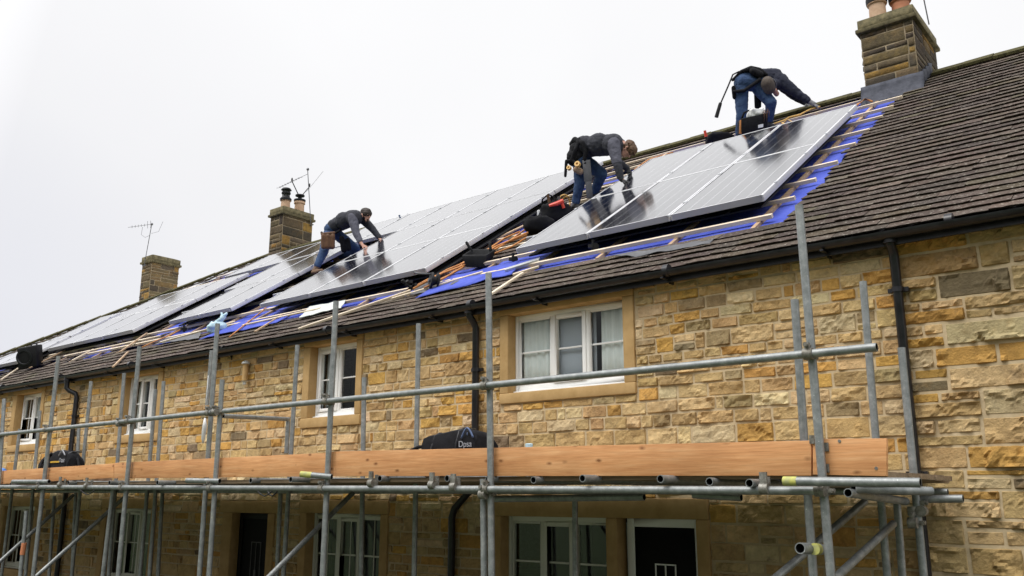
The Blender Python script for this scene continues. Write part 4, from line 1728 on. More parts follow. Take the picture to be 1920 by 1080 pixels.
p = at(-120, 900, yt)
b = MB()
b.bx(-26, at(-60, 900, yt).x - .01, yt, yt + .038, 2.60, 2.81)
b.build('toe_board', 'board', sc_root)
for x, y in ((1522, 824), (1549, 838), (1550, 878)):
    b = MB()
    p = at(x, y, yt - .008)
    b.bx(p.x - .016, p.x + .016, yt - .012, yt - .001, p.z - .028, p.z + .028)
    b.build('board_bracket', 'coupler', sc_root)
for x, y in ((1574, 827), (1643, 878)):
    p = at(x, y, yt)
    b = MB()
    b.tube((p.x, yt - .004, p.z), (p.x, yt + .01, p.z), .011, n=10)
    b.build('bolt', 'coupler', sc_root)
# deck planks
zb0 = zl + TR * 2 + .012
zr = zb0 + .03
y = YO + .09
xr = at(1655, 890, YO).x
while y < -.2:
    x = -26
    xr = min(at(1655, 890, YO).x, at(1764, 900, y).x)
    while x < xr - .3:
        x2 = min(x + 3.9, xr + rnd.uniform(-.05, .04))
        b = MB()
        za, zb_ = .045 * (xr - x) / 16, .045 * (xr - x2) / 16
        vs = [V((X_, Y_, Z_)) for X_, zz in ((x + .004, za), (x2 - .004, zb_)) for Y_ in (y, y + .222) for Z_ in (zr - .02 + zz, zr + .018 + zz)]
        b.add(vs, [(0, 1, 3, 2), (4, 6, 7, 5), (0, 4, 5, 1), (2, 3, 7, 6), (0, 2, 6, 4), (1, 5, 7, 3)])
        b.build('deck_plank', 'plank', sc_root)
        x = x2
    y += .229
# cables drooping under the ledger
for x, w in ((150, 30), (480, 34), (500, 22)):
    p = at(x, 917, YO + .05)
    q = at(x + w, 917, YO + .05)
    b = MB()
    b.path([p, p.lerp(q, .25) + V((0, 0, -.05)), p.lerp(q, .5) + V((0, 0, -.075)), p.lerp(q, .75) + V((0, 0, -.05)), q], .008, 6)
    solo(b, 'wire_loop', 'gutter', {150: 'black wire loop drooping under the scaffold ledger above the left ground floor window', 480: 'longer black wire loop drooping under the scaffold ledger near the dark doorway', 500: 'shorter black wire loop under the scaffold ledger near the dark doorway'}[x], 'wire', p, smooth=True)

# ------------------------------------------------------------------ bags on the platform


def text_mesh(word, size, mname, parent, name, o, ux, uy):
    cu = bpy.data.curves.new('t', 'FONT')
    cu.body = word
    cu.size = size
    cu.extrude = .002
    cu.align_x = 'CENTER'
    ob = bpy.data.objects.new('t', cu)
    C.objects.link(ob)
    dg = bpy.context.evaluated_depsgraph_get()
    me = bpy.data.meshes.new_from_object(ob.evaluated_get(dg))
    bpy.data.objects.remove(ob)
    uz = ux.cross(uy)
    for v in me.vertices:
        v.co = o + ux * v.co.x + uy * v.co.y + uz * v.co.z
    me.materials.clear()
    me.materials.append(M[mname])
    t = bpy.data.objects.new(name, me)
    C.objects.link(t)
    t.parent = parent
    t.location = -V(parent.location)
    return t


zp = zr + .02


def big_bag(x_l, x_r, y_t, Y, label, word, flip):
    a, c = at(x_l, 850, Y), at(x_r, 850, Y)
    xl, xr_ = a.x, c.x
    top = at((x_l + x_r) / 2, y_t, Y).z
    root = empty('equipment_bag', label, 'bag', ((xl + xr_) / 2, Y, zp), 'equipment bags on the scaffold deck')
    W = xr_ - xl
    b = MB()
    n = 24
    dd = .17 if flip else .13
    OUT = [(792, 819), (800, 816), (812, 814), (840, 809), (866, 804), (880, 803), (900, 804), (911, 808), (917, 817)] if flip else [(74, 862), (80, 857), (90, 852), (106, 848), (122, 844), (138, 843), (152, 844), (162, 848), (166, 858)]
    OUT = [(OUT[0][0] + (x - OUT[0][0]) * (.80 if flip else .60), y) for x, y in OUT]
    OP = [at(x, y, Y - dd) for x, y in OUT]
    xl, xr_ = OP[0].x, OP[-1].x
    W = xr_ - xl
    prof = []
    for i in range(n + 1):
        x = xl + W * i / n
        for p, q in zip(OP, OP[1:]):
            if p.x - 1e-6 <= x <= q.x + 1e-6:
                prof.append((x, p.z + (q.z - p.z) * (x - p.x) / (q.x - p.x) - zp))
                break
    h = max(q for _, q in prof)
    ring = []
    for j, (yy, zk, in_) in enumerate([(-dd, 0, 0), (-dd - .012, .25, 0), (-dd - .01, .8, 0), (-dd + .02, .96, 0), (-dd + .06, .995, 0), (dd - .08, .96, 0), (dd, .8, 0), (dd, 0, 0)]):
        for x, hh in prof:
            ring.append(V((x, Y + yy + .006 * noise.noise(V((x * 6, zk * 4, 0))), zp + hh * zk)))
    m_ = n + 1
    fs = []
    for j in range(7):
        for i in range(n):
            q = j * m_ + i
            fs.append((q, q + 1, q + m_ + 1, q + m_))
    fs.append(tuple(j * m_ for j in range(8)))
    fs.append(tuple(j * m_ + n for j in range(7, -1, -1)))
    b.add(ring, fs)
    b.build('bag_body', 'blackfab', root, smooth='auto')
    # end panel seams
    for t in ((.24, .70) if flip else (.2, .45, .95)):
        s = MB()
        i = int(t * n)
        x, hh = prof[i]
        s.path([V((x, Y - dd - .016, zp + .01)), V((x, Y - dd - .016, zp + hh * .7)), V((x, Y - dd + .03, zp + hh * .95)), V((x, Y - dd + .09, zp + hh * 1.01)), V((x, Y + .1, zp + hh * 1.01))], .012, 6)
        s.build('piping', 'gutter', root, smooth=True)
    s = MB()
    if flip:
        s.path([V((xl - .32, Y - dd + .05, zp + .17)), V((xl - .30, Y - dd + .05, zp + .27)), V((xl - .1, Y - dd + .05, zp + .33)), V((xl + .03, Y - dd + .05, zp + .33))], .018, 7)
        s.build('carry_handle', 'blackfab', root, smooth=True)
        s = MB()
        s.path([V((xl - .66, Y - dd, zp + .19)), V((xl - .5, Y - dd, zp + .215)), V((xl - .3, Y - dd, zp + .20)), V((xl, Y - dd, zp + .22))], .026, 7)
    else:
        s.path([V((xr_, Y, zp + h * .75)), V((xr_ + .09, Y, zp + h * .5)), V((xr_ + .16, Y, zp + .2)), V((xr_ + .22, Y, zp + .02))], .018, 7)
        s.build('carry_handle', 'blackfab', root, smooth=True)
        s = MB()
        s.path([V((xl, Y - dd, zp + .1)), V((xl + W * .05, Y - dd, zp + h * .4)), V((xl + W * .2, Y - dd - .02, zp + h * .72)), V((xl + W * .4, Y - dd, zp + h * .9))], .02, 7)
    s.build('strap', 'blackfab', root, smooth=True)
    # printed mark: an arch over a short word
    yy = Y - dd - .022
    wp, ap = ((872, 829), (876, 821)) if flip else ((116, 860), (116, 854))
    wpt, apt = at(*wp, yy), at(*ap, yy)
    lx = apt.x
    arc = MB()
    rr = (at(887, 821, yy).x - apt.x) if flip else (at(122, 853, yy).x - apt.x)
    pts = [V((lx + rr * q, yy, apt.z + (1 - abs(q) ** (1.6 if flip else 1.1)) * rr * (1.25 if flip else .8))) for q in [i / 8 - 1 for i in range(17)]]
    arc.path(pts, .010, 6)
    arc.ball(V((lx, yy, apt.z + rr * .5)), .012, 8, sc=(.6, .4, 1.5))
    arc.build('printed_arch', 'logoblue' if flip else 'logo', root, smooth=True)
    text_mesh(word, .085, 'logo', root, 'printed_word', V((wpt.x, yy, wpt.z - .045)), V((1, 0, 0)), V((0, 0, 1)))
    lz = at(108, 865.5, yy).z + .185
    if not flip:
        e = MB()
        e.bx(xl + W * .44, xl + W * .74, yy - .002, yy + .004, lz - .20, lz - .175)
        e.build('yellow_stripe', 'logoyellow', root)
        e = MB()
        e.bx(xl + W * .8, xl + W * .89, yy - .002, yy + .004, lz - .20, lz - .17)
        e.build('white_print', 'logo', root)
    return root


big_bag(792, 916, 801, YO + .75, 'long black equipment bag with a white mark, right one, by the downpipe', 'Dpsa', True)
big_bag(78, 164, 842, YO + .75, 'black holdall with yellow stripe and white print, at the left end of the scaffold', 'Ovee', False)
p = at(992, 840, YO + .6)
b = MB()
b.lathe((p.x, p.y, zp), [(.03, 0), (.034, .02), (.034, p.z - zp + .02), (.036, p.z - zp + .035), (.028, p.z - zp + .04)], 14)
solo(b, 'blue_cup', 'paleblue', 'small pale blue cup peeping over the toe board', 'cup', (p.x, p.y, zp), smooth='auto')
p = at(9, 878, YO + .6)
b = bag_blob('x', V((p.x, p.y, zp + .14)), .08, .06, .14, 'bluething', '', '', 6, V((0, 0, 0)), 2.2, root=1)
solo(b, 'blue_bottle', 'bluething', 'small bright blue object at the far left end of the scaffold', 'bottle', (p.x, p.y, zp), smooth=True)
p = at(193, 866, YO + .8)
b = bag_blob('x', V((p.x, p.y, zp + .12)), .12, .08, .12, 'suede', '', '', 9, V((0, 0, 0)), 2.0, root=1)
solo(b, 'crumpled_cloth', 'suede', 'crumpled greenish cloth on the deck right of the left holdall', 'cloth', (p.x, p.y, zp), smooth=True)

# things on the wall
p = at(460, 697, -.09)
root = empty('bird_feeder', 'small wire bird feeder hanging on the stone wall', 'feeder', p)
b = MB()
b.tube(p - V((0, 0, .16)), p + V((0, 0, .14)), .05, n=14)
b.build('mesh_tube', 'dressed', root, smooth='auto')
b = MB()
b.lathe(p + V((0, 0, .14)), [(.075, 0), (.07, .03), (.02, .06)], 14)
b.lathe(p - V((0, 0, .23)), [(.03, 0), (.035, .05), (.07, .065)], 14)
b.build('feeder_cap', 'palesheet', root, smooth='auto')
p = at(435, 665, -.02)
b = MB()
b.path([p + V((0, 0, .18)), p - V((0, 0, .1))], .014, 6)
b.path([p + V((0, 0, .12)), p + V((0, -.2, .14)), p + V((0, -.26, .06)), p + V((0, -.22, .02))], .013, 6)
b.path([p - V((0, 0, .06)), p + V((0, -.16, .12))], .011, 6)
solo(b, 'hanging_bracket', 'black', 'black iron hanging bracket high on the stone wall', 'bracket', p, smooth=True)
p = at(383, 800, YO + .12)
b = MB()
b.path([p + V((0, 0, .62)), p + V((0, 0, .1))], .004, 5)
b.path([p + V((0, 0, .1)), p + V((.01, 0, 0)), p + V((-.005, 0, -.14)), p + V((.0, 0, -.2))], [.012, .028, .022, .008], 8)
solo(b, 'hanging_tag', 'white', 'white tag hanging on a string beside the paired steel posts', 'tag', p, smooth=True)
p = at(740, 603, -.015)
b = MB()
b.path([p + V((0, 0, .1)), p + V((.03, -.01, -.06)), p + V((.12, -.01, -.11)), p + V((.22, -.01, -.04)), p + V((.24, 0, .1))], .008, 6)
solo(b, 'wall_wire', 'black', 'thin black wire loop on the wall just under the gutter', 'wire', p, smooth=True)

# ------------------------------------------------------------------ people


class Body:
    k = 1.0

    def __init__(self):
        self.segs = []

    def cap(self, p0, r0, p1, r1, m):
        self.segs.append((V(p0), r0 * self.k, V(p1), r1 * self.k, m))

    def chain(self, pts, m):
        """pts: [(p, r), ...]; m: material or one per link"""
        for i in range(len(pts) - 1):
            self.cap(pts[i][0], pts[i][1], pts[i + 1][0], pts[i + 1][1], m[i] if isinstance(m, list) else m)

    def ball(self, p, r, m):
        self.cap(p, r, V(p) + V((0, 0, .002)), r, m)

    def raw(self):
        mb = MB()
        n = 14
        for p0, r0, p1, r1, _ in self.segs:
            d = p1 - p0
            L_ = d.length
            d = d.normalized() if L_ > 1e-6 else V((0, 0, 1))
            s, t = MB.frame(d)
            rings = []
            k = 5
            for i in range(k):
                a = PI / 2 * (1 - i / k)
                rings.append((p0 - d * r0 * math.sin(a), r0 * math.cos(a) + 1e-4))
            rings.append((p0, r0))
            rings.append((p1, r1))
            for i in range(1, k + 1):
                a = PI / 2 * i / k
                rings.append((p1 + d * r1 * math.sin(a), r1 * math.cos(a) + 1e-4))
            vs = []
            for c, r in rings:
                vs += [c + (s * math.cos(2 * PI * j / n) + t * math.sin(2 * PI * j / n)) * r for j in range(n)]
            fs = []
            for i in range(len(rings) - 1):
                for j in range(n):
                    a, b = i * n + j, i * n + (j + 1) % n
                    fs.append((a, b, b + n, a + n))
            fs.append(tuple(range(n))[::-1])
            fs.append(tuple((len(rings) - 1) * n + j for j in range(n)))
            mb.add(vs, fs)
        return mb

    def mesh(self, name, mats, parent, voxel=.010, smooth=6, wrinkle=.012):
        mb = self.raw()
        me = bpy.data.meshes.new('t')
        me.from_pydata(mb.v, [], mb.f)
        ob = bpy.data.objects.new('t', me)
        C.objects.link(ob)
        m = ob.modifiers.new('r', 'REMESH')
        m.mode = 'VOXEL'
        m.voxel_size = voxel
        m = ob.modifiers.new('s', 'SMOOTH')
        m.factor = .5
        m.iterations = smooth
        if wrinkle:
            tx = bpy.data.textures.new('folds', 'CLOUDS')
            tx.noise_scale = .09
            tx.noise_depth = 2
            m = ob.modifiers.new('d', 'DISPLACE')
            m.texture = tx
            m.strength = wrinkle * 2
            m.mid_level = .5
            m.texture_coords = 'GLOBAL'
        dg = bpy.context.evaluated_depsgraph_get()
        out = bpy.data.meshes.new_from_object(ob.evaluated_get(dg))
        bpy.data.objects.remove(ob)
        out.name = name
        out.materials.clear()
        used = mats
        for k in used:
            out.materials.append(M[k])
        seg = [(a, b - a, max((b - a).length_squared, 1e-9), ra, rb, used.index(mm)) for a, ra, b, rb, mm in self.segs]
        for f in out.polygons:
            c = f.center
            best, bi = 1e9, 0
            for a, d, l2, ra, rb, mi in seg:
                t = min(1, max(0, (c - a).dot(d) / l2))
                q = (c - a - d * t).length - (ra + (rb - ra) * t)
                if q < best:
                    best, bi = q, mi
            f.material_index = bi
            f.use_smooth = True
        o = bpy.data.objects.new(name, out)
        C.objects.link(o)
        if parent is not None:
            o.parent = parent
            o.location = -V(parent.location)
        return o


def hand(B, w, d, n, curl, m, k=1.0, side=1):
    """palm and five separate fingers. w wrist, d pointing direction, n out of the back of the hand"""
    d = V(d).normalized()
    n = (V(n) - d * V(n).dot(d)).normalized()
    s = d.cross(n) * side
    for q in (-.028, -.01, .01, .028):
        B.cap(w + s * q * .6 * k, .020 * k, w + d * .085 * k + s * q * k, .0155 * k, m)
    for i, (q, L_) in enumerate([(-.034, .062), (-.012, .075), (.011, .082), (.033, .074)]):
        p = w + d * .09 * k + s * q * k
        a = curl * (1 + .12 * i)
        d1 = (d * math.cos(a * .5) - n * math.sin(a * .5) + s * q * 1.2).normalized()
        d2 = (d * math.cos(a * 1.1) - n * math.sin(a * 1.1) + s * q).normalized()
        d3 = (d * math.cos(a * 1.6) - n * math.sin(a * 1.6) + s * q).normalized()
        p1 = p + d1 * L_ * .45 * k
        p2 = p1 + d2 * L_ * .32 * k
        p3 = p2 + d3 * L_ * .25 * k
        B.chain([(p, .0115 * k), (p1, .0105 * k), (p2, .0098 * k), (p3, .0085 * k)], m)
    b0 = w + d * .025 * k + s * .03 * k
    t1 = b0 + (d * .55 + s * .75 - n * .25).normalized() * .042 * k
    t2 = t1 + (d * .85 + s * .35 - n * .3).normalized() * .034 * k
    B.chain([(b0, .016 * k), (t1, .0135 * k), (t2, .011 * k)], m)


def head(B, c, up, fw, k=1.0, beard=None, hair=None):
    up = V(up).normalized()
    fw = (V(fw) - up * V(fw).dot(up)).normalized()
    s = fw.cross(up)
    B.cap(c + up * .035 * k - fw * .035 * k, .088 * k, c + up * .045 * k + fw * .03 * k, .082 * k, hair or 'skin')
    B.cap(c + up * .02 * k + fw * .035 * k, .070 * k, c - up * .075 * k + fw * .055 * k, .046 * k, 'skin')
    B.cap(c - up * .03 * k + fw * .01 * k, .066 * k, c - up * .085 * k + fw * .05 * k, .044 * k, beard or 'skin')
    if beard:
        B.cap(c - up * .10 * k + fw * .075 * k, .030 * k, c - up * .06 * k + fw * .092 * k + s * .02, .017 * k, beard)
    B.cap(c + up * .022 * k + fw * .098 * k, .012 * k, c - up * .018 * k + fw * .122 * k, .0155 * k, 'skin')   # nose
    B.cap(c + up * .035 * k + fw * .092 * k - s * .04 * k, .014 * k, c + up * .035 * k + fw * .092 * k + s * .04 * k, .014 * k, 'skin')   # brow
    for q in (-1, 1):
        B.cap(c + up * .012 * k + s * q * .082 * k - fw * .012 * k, .016 * k, c - up * .03 * k + s * q * .078 * k, .012 * k, 'skin')   # ear
        B.ball(c + up * .012 * k + s * q * .032 * k + fw * .094 * k, .012 * k, 'eye')
    B.cap(c - up * .052 * k + fw * .098 * k - s * .018 * k, .010 * k, c - up * .052 * k + fw * .098 * k + s * .018 * k, .010 * k, 'lip')
    return up, fw, s


def child(B, name, mats, root, voxel=.012, smooth=3, wr=.0):
    return B.mesh(name, mats, root, voxel, smooth, wr)


# ---- worker with beard (left)
w0 = 21.4
Body.k = 1.08
P = lambda x, y, dw=0.0: dep(x, y, w0 + dw)
root = empty('person', 'bearded worker in charcoal jacket and jeans with a brown tool pouch, leaning on a panel', 'person', on(600, 505, .1))
B = Body()
sd = FW                                     # sideways of the body runs into the picture
B.chain([(P(618, 437, -.10), .135), (P(606, 474, -.62), .098), (P(595, 497, -.80), .075)], 'jeans')
B.chain([(P(595, 499, -.80), .062), (P(589, 509, -.85), .055)], 'boot')
B.chain([(P(588, 510, -.85), .055), (P(603, 508, -.90), .048)], 'boot')
B.chain([(P(632, 440, .10), .135), (P(667, 466, .30), .10), (P(640, 482, .55), .075)], 'jeans')
B.chain([(P(640, 483, .55), .06), (P(628, 488, .57), .05)], 'boot')
B.cap(P(620, 430, -.10), .15, P(622, 430, .12), .15, 'jeans')
B.cap(P(627, 424, -.10), .165, P(629, 424, .12), .165, 'jacket')
B.cap(P(645, 414, -.25), .20, P(645, 414, .05), .19, 'jacket')
B.cap(P(664, 409, -.45), .18, P(666, 408, -.15), .175, 'jacket')
B.cap(P(627, 424, 0), .165, P(660, 409, -.25), .185, 'jacket')
B.chain([(P(661, 408, -.54), .115), (P(668, 438, -.74), .082), (P(675, 452, -.86), .062)], 'sleeve')
B.chain([(P(675, 453, -.87), .042), (P(680, 460, -.92), .036)], 'skin')
hand(B, P(680, 460, -.92), P(692, 467, -.95) - P(680, 460, -.92), NR, .7, 'skin', 1.15)
B.chain([(P(678, 409, -.08), .11), (P(699, 430, -.3), .078), (P(711, 445, -.42), .058)], 'jacket')
B.chain([(P(711, 446, -.42), .038), (P(713, 449, -.45), .034)], 'skin')
hand(B, P(712, 448, -.45), P(722, 453, -.47) - P(712, 448, -.45), NR, .7, 'skin', 1.15)
B.cap(P(672, 405, -.30), .085, P(680, 403, -.34), .075, 'skin')
hc = P(686, 404, -.38)
up, fw, s = head(B, hc, RT * .22 + UP * .95 - FW * .1, RT * .72 - UP * .42 - FW * .62, 1.22, 'hairdark', 'hairdark')
B.mesh('body', ['jacket', 'jeans', 'skin', 'sleeve', 'boot', 'hairdark', 'eye', 'lip'], root, .0095, 4, .012)
H = Body()
k = 1.22
H.cap(hc + up * .06 * k - fw * .035 * k, .084 * k, hc + up * .07 * k + fw * .025 * k, .075 * k, 'hairdark')
H.cap(hc - up * .0 * k - fw * .06 * k, .07 * k, hc + up * .05 * k - fw * .05 * k, .085 * k, 'hairdark')
child(H, 'hair', ['hairdark'], root, wr=.008)
T = Body()
bp = P(615, 452, -.78)
for i in range(2):
    for j in range(3):
        T.cap(bp + RT * (-.11 + .11 * j) + UP * .12, .05, bp + RT * (-.10 + .10 * j) - UP * .13, .06, 'leather')
T.cap(bp + RT * -.15 + UP * .17, .025, bp + RT * .15 + UP * .20, .025, 'leather')
child(T, 'tool_pouch', ['leather'], root, wr=.008)
T = Body()
bl = [P(603, 436, -.05), P(607, 441, -.32), P(622, 440, -.40), P(638, 432, -.32), P(640, 424, 0.0)]
T.chain([(q, .03) for q in bl], 'blackfab')
T.cap(P(641, 447, -.24), .06, P(645, 468, -.22), .07, 'blackfab')
T.cap(P(652, 450, -.2), .05, P(654, 466, -.18), .06, 'blackfab')
child(T, 'tool_belt', ['blackfab'], root)

# ---- worker with curly hair (middle)
w0 = 16.75
Body.k = 1.07
root = empty('person', 'curly haired worker in grey jacket, bent over pressing a panel with black gloves', 'person', on(1083, 388, .1))
B = Body()
B.chain([(P(1088, 303, -.12), .13), (P(1087, 342, -.16), .098), (P(1080, 378, -.1), .075)], 'jeans')
B.chain([(P(1080, 379, -.1), .062), (P(1077, 388, -.1), .058), (P(1092, 389, -.16), .048)], 'darkboot')
B.chain([(P(1100, 305, .12), .13), (P(1128, 326, .02), .105), (P(1115, 360, .16), .075)], 'jeans')
B.chain([(P(1115, 361, .16), .06), (P(1112, 368, .16), .055), (P(1126, 366, .1), .046)], 'darkboot')
B.cap(P(1080, 295, -.08), .175, P(1083, 295, .12), .165, 'blackfab')
B.cap(P(1084, 282, -.08), .165, P(1086, 282, .12), .165, 'blackfab')
B.cap(P(1097, 274, -.10), .19, P(1099, 274, .12), .18, 'jacket')
B.cap(P(1122, 271, -.26), .205, P(1124, 271, -.02), .20, 'jacket')
B.cap(P(1148, 272, -.42), .19, P(1150, 271, -.18), .18, 'jacket')
B.cap(P(1095, 276, 0), .18, P(1150, 271, -.28), .19, 'jacket')
B.chain([(P(1150, 270, -.52), .125), (P(1157, 305, -.68), .085), (P(1163, 331, -.74), .062)], ['sleeve', 'jacket'])
B.chain([(P(1163, 332, -.74), .043), (P(1166, 337, -.76), .038)], 'skin')
gh = P(1166, 338, -.76)
B.cap(P(1165, 336, -.76), .045, gh, .038, 'glove')
hand(B, gh, P(1186, 344, -.80) - gh, NR, .35, 'glove', 1.2)
B.chain([(P(1152, 272, -.08), .11), (P(1158, 303, .12), .075), (P(1174, 315, .2), .058)], ['jacket', 'jacket'])
B.cap(P(1173, 314, .2), .048, P(1176, 317, .2), .04, 'glove')
hand(B, P(1176, 317, .2), P(1184, 326, .2) - P(1176, 317, .2), NR, .6, 'glove', 1.2)
B.cap(P(1160, 268, -.32), .085, P(1168, 272, -.36), .075, 'skin')
B.cap(P(1157, 268, -.3), .10, P(1163, 269, -.32), .09, 'jacket')
hc = P(1176, 281, -.40)
up, fw, s = head(B, hc, RT * .86 + UP * .34 - FW * .12, RT * .30 - UP * .92 - FW * .28, 1.15, None, 'hairbrown')
B.mesh('body', ['jacket', 'jeans', 'skin', 'sleeve', 'darkboot', 'glove', 'blackfab', 'hairbrown', 'eye', 'lip'], root, .0095, 4, .014)
H = Body()
k = 1.15
for i in range(46):
    a, e = rnd.uniform(0, 2 * PI), rnd.uniform(-.15, 1)
    q = up * (.045 + .085 * e) + (s * math.cos(a) + fw * math.sin(a) * 1.05) * (.10 * math.sqrt(max(.05, 1 - e * e)))
    if q.dot(fw) > .07 and q.dot(up) < .06:
        continue
    p0 = hc + q * k - fw * .02
    H.cap(p0, .026, p0 + (q.normalized() * .015 - up * .02 + fw * .035 + V((rnd.uniform(-1, 1), rnd.uniform(-1, 1), rnd.uniform(-1, 1))) * .02), .015, 'hairbrown')
H.cap(hc + up * .06 * k - fw * .05 * k, .09 * k, hc + up * .075 * k + fw * .03 * k, .082 * k, 'hairbrown')
H.cap(hc - fw * .07 * k, .06 * k, hc + up * .05 * k - fw * .06 * k, .09 * k, 'hairbrown')
child(H, 'hair', ['hairbrown'], root, .009, 1, wr=.012)
T = Body()
T.chain([(P(1072, 270, .1), .05), (P(1078, 262, -.1), .055), (P(1092, 268, -.28), .045), (P(1098, 285, -.31), .04), (P(1096, 300, -.30), .04)], 'blackfab')
T.chain([(P(1086, 262, -.2), .04), (P(1079, 280, -.28), .035), (P(1072, 300, -.24), .035), (P(1085, 312, -.3), .03), (P(1098, 306, -.31), .03)], 'blackfab')
T.cap(P(1080, 318, -.3), .055, P(1088, 322, -.31), .06, 'suede')
T.cap(P(1062, 302, -.18), .03, P(1060, 330, -.18), .026, 'blackfab')
T.cap(P(1074, 300, -.22), .03, P(1062, 303, -.18), .03, 'blackfab')
child(T, 'tool_belt', ['blackfab', 'suede'], root)
for (x, y, r) in ((1083, 308, .055), (1067, 315, .042)):
    b = MB()
    c_ = P(x, y, -.40)
    ax = (V((.2, -1, .2))).normalized()
    b.lathe(c_, [(r * .45, -.03), (r, -.03), (r, .03), (r * .45, .03), (r * .4, -.0)], 18, axis=ax)
    b.build('tape_roll', 'tan', root, smooth='auto')
b = MB()
q0, q1, q2 = P(1099, 300, -.32), P(1103, 340, -.36), P(1106, 372, -.36)
b.bar(q0, q1, .15, .02, FW)
b.bar(q1 + (q1 - q0) * .001, q2, .12, .02, FW)
b.build('hanging_strap', 'greysheet', root, bevel=.006)

# ---- worker in navy at the ridge (right)
w0 = 18.0
Body.k = 1.05
root = empty('person', 'worker in navy pullover and brown cap, bent double at the ridge, reaching right', 'person', on(1390, 255, .1))
B = Body()
B.chain([(P(1390, 166, 0), .145), (P(1391, 212, -.06), .11), (P(1387, 250, 0), .085)], 'jeans')
B.chain([(P(1387, 252, 0), .065), (P(1384, 262, 0), .06), (P(1400, 262, -.06), .05)], 'darkboot')
B.chain([(P(1425, 168, -.04), .14), (P(1446, 193, -.22), .105), (P(1442, 224, -.06), .08)], 'jeans')
B.chain([(P(1442, 226, -.06), .06), (P(1442, 236, -.06), .055), (P(1457, 237, -.12), .046)], 'darkboot')
B.cap(P(1392, 155, 0), .165, P(1422, 158, 0), .15, 'jeans')
B.cap(P(1391, 148, .05), .135, P(1412, 144, .05), .14, 'jeans')
B.cap(P(1416, 146, .12), .17, P(1450, 146, .15), .19, 'navy')
B.cap(P(1436, 150, .12), .17, P(1458, 152, .12), .175, 'navy')
B.cap(P(1458, 151, .05), .16, P(1464, 152, .2), .15, 'navy')
B.chain([(P(1464, 153, .0), .135), (P(1496, 176, -.15), .088), (P(1515, 188, -.25), .062)], 'navy')
B.chain([(P(1515, 188, -.25), .043), (P(1520, 191, -.27), .04)], 'skin')
gh = P(1521, 192, -.28)
B.cap(gh, .048, P(1526, 195, -.3), .05, 'greyglove')
hand(B, P(1525, 195, -.3), P(1538, 202, -.3) - P(1525, 195, -.3), NR, .7, 'greyglove', 1.35)
B.chain([(P(1462, 156, .22), .12), (P(1488, 180, .3), .08), (P(1508, 192, .26), .06)], 'navy')
hand(B, P(1509, 193, .26), P(1520, 203, .24) - P(1509, 193, .26), NR, .7, 'greyglove', 1.2)
B.cap(P(1457, 158, -.0), .12, P(1448, 160, -.12), .10, 'navy')
B.cap(P(1456, 176, -.1), .05, P(1452, 170, -.15), .06, 'skin')
hc = P(1441, 160, -.24)
up, fw, s = head(B, hc, -RT * .28 - UP * .42 - FW * .85, RT * .45 - UP * .80 + FW * .35, 1.3, None, 'capcloth')
B.mesh('body', ['navy', 'jeans', 'skin', 'darkboot', 'greyglove', 'capcloth', 'eye', 'lip'], root, .0095, 4, .014)
H = Body()
H.cap(hc + up * .06 - fw * .045, .125, hc + up * .075 + fw * .045, .118, 'capcloth')
H.cap(hc - up * .02 - fw * .06, .118, hc + up * .05, .125, 'capcloth')
H.cap(hc + up * .02 + fw * .10 - s * .05, .014, hc + up * .02 + fw * .13 + s * .05, .014, 'capcloth')
child(H, 'cap', ['capcloth'], root, .011, 3)
T = Body()
hb = [hc - up * .01 + s * .142 * math.cos(a) + fw * .15 * math.sin(a) for a in [PI * 2 * i / 14 for i in range(15)]]
T.chain([(q, .016) for q in hb], 'wire')
child(T, 'head_band', ['wire'], root, .009, 2)
T = Body()
T.chain([(P(1374, 150, .0), .03), (P(1390, 134, -.05), .035), (P(1408, 129, -.08), .06), (P(1424, 132, -.1), .055), (P(1436, 140, -.12), .04)], 'blackfab')
T.cap(P(1412, 134, -.16), .07, P(1424, 140, -.16), .075, 'blackfab')
T.chain([(P(1376, 172, -.12), .035), (P(1395, 170, -.2), .035), (P(1410, 160, -.22), .035), (P(1424, 150, -.2), .04)], 'blackfab')
T.cap(P(1421, 178, .05), .075, P(1421, 200, .05), .065, 'blackfab')
T.cap(P(1376, 165, -.02), .05, P(1378, 182, -.02), .05, 'blackfab')
child(T, 'harness', ['blackfab'], root)
b = MB()
b.path([P(1386, 134, -.05), P(1374, 140, -.08), P(1365, 162, -.08), P(1351, 194, -.08)], .016, 7)
b.path([P(1351, 193, -.08), P(1350, 196, -.08), P(1343, 220, -.08)], [.032, .036, .040], 9)
b.build('lanyard', 'black', root, smooth='auto')

# ------------------------------------------------------------------ light, sky, camera
W = bpy.data.worlds.new('World')
bpy.context.scene.world = W
W.use_nodes = True
nt = W.node_tree
N, L = nt.nodes, nt.links
bg = N['Background']
SUN_EL, SUN_AZ = R(58), R(205)
sky = N.new('ShaderNodeTexSky')
sky.sky_type = 'NISHITA'
sky.sun_disc = False
sky.sun_elevation = SUN_EL
sky.sun_rotation = SUN_AZ
sky.dust_density = 4
hs = N.new('ShaderNodeHueSaturation')
hs.inputs['Saturation'].default_value = .25
L.new(sky.outputs[0], hs.inputs['Color'])
tc = N.new('ShaderNodeTexCoord')
nz = tex_noise(N, L, tc.outputs['Generated'], 2.2, 4, .5)
cr = ramp(N, L, nz.outputs['Fac'], [(.3, (.965, .965, .97)), (.7, (1.02, 1.02, 1.02))])
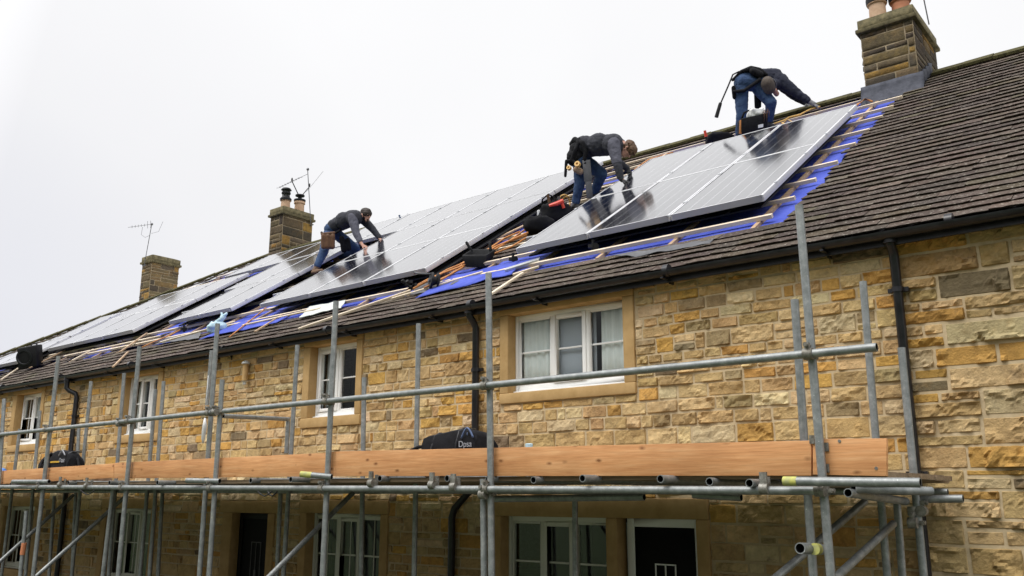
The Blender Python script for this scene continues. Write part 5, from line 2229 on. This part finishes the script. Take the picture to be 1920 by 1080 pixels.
# sky level: raised behind the camera to light the wall, greyer towards the low left
sx = N.new('ShaderNodeSeparateXYZ')
L.new(tc.outputs['Generated'], sx.inputs[0])
base = ramp(N, L, math_n(N, L, 'ADD', math_n(N, L, 'MULTIPLY', sx.outputs[1], .5), .5), [(.42, (22, 22, 22.2)), (.66, (9.4, 9.4, 9.5))])
dp = N.new('ShaderNodeVectorMath')
dp.operation = 'DOT_PRODUCT'
dp.inputs[1].default_value = V((-.96, .27, .08)).normalized()
L.new(tc.outputs['Generated'], dp.inputs[0])
gr_ = ramp(N, L, dp.outputs['Value'], [(.86, (1, 1, 1)), (.95, (.93, .93, .94)), (1.0, (.80, .81, .86))])
cl = mixc(N, L, 'MULTIPLY', 1.0, base.outputs[0], gr_.outputs[0])
cl = mixc(N, L, 'MULTIPLY', 1.0, cl, cr.outputs[0])
# sky dimming added low behind the camera, to darken the wall under the deck
lowf = ramp(N, L, sx.outputs[2], [(.0, (.07, .07, .07)), (.3, (.16, .16, .16)), (.62, (1.15, 1.15, 1.15)), (1.0, (1.3, 1.3, 1.3))])
back = ramp(N, L, math_n(N, L, 'MULTIPLY', sx.outputs[1], -1), [(-.0, (0, 0, 0)), (.35, (1, 1, 1))])
lowm = mixc(N, L, 'MIX', back.outputs[0], (1, 1, 1), lowf.outputs[0])
cl = mixc(N, L, 'MULTIPLY', 1.0, cl, lowm)
mx = mixc(N, L, 'MIX', .95, hs.outputs[0], cl)
L.new(mx, bg.inputs['Color'])
bg.inputs['Strength'].default_value = .1
sl = bpy.data.lights.new('sun', 'SUN')
sl.energy = 1.5
sl.angle = R(25)
sl.color = (1, .97, .92)
so = bpy.data.objects.new('sun', sl)
C.objects.link(so)
sdir = V((math.sin(SUN_AZ) * math.cos(SUN_EL), math.cos(SUN_AZ) * math.cos(SUN_EL), math.sin(SUN_EL)))
so.rotation_euler = (-sdir).to_track_quat('-Z', 'Y').to_euler()

cd = bpy.data.cameras.new('camera')
cd.sensor_width = 36
cd.lens = FPX / 1920 * 36
cd.clip_end = 2000
cam = bpy.data.objects.new('camera', cd)
C.objects.link(cam)
m = Matrix((RT, UP, -FW)).transposed().to_4x4()
m.translation = CAM
cam.matrix_world = m
sc = bpy.context.scene
sc.camera = cam
sc.view_settings.view_transform = 'Standard'
sc.view_settings.look = 'None'
sc.view_settings.exposure = .1
sc.view_settings.gamma = 1
sc.render.engine = 'CYCLES'
sc.cycles.max_bounces = 8
sc.cycles.transparent_max_bounces = 12
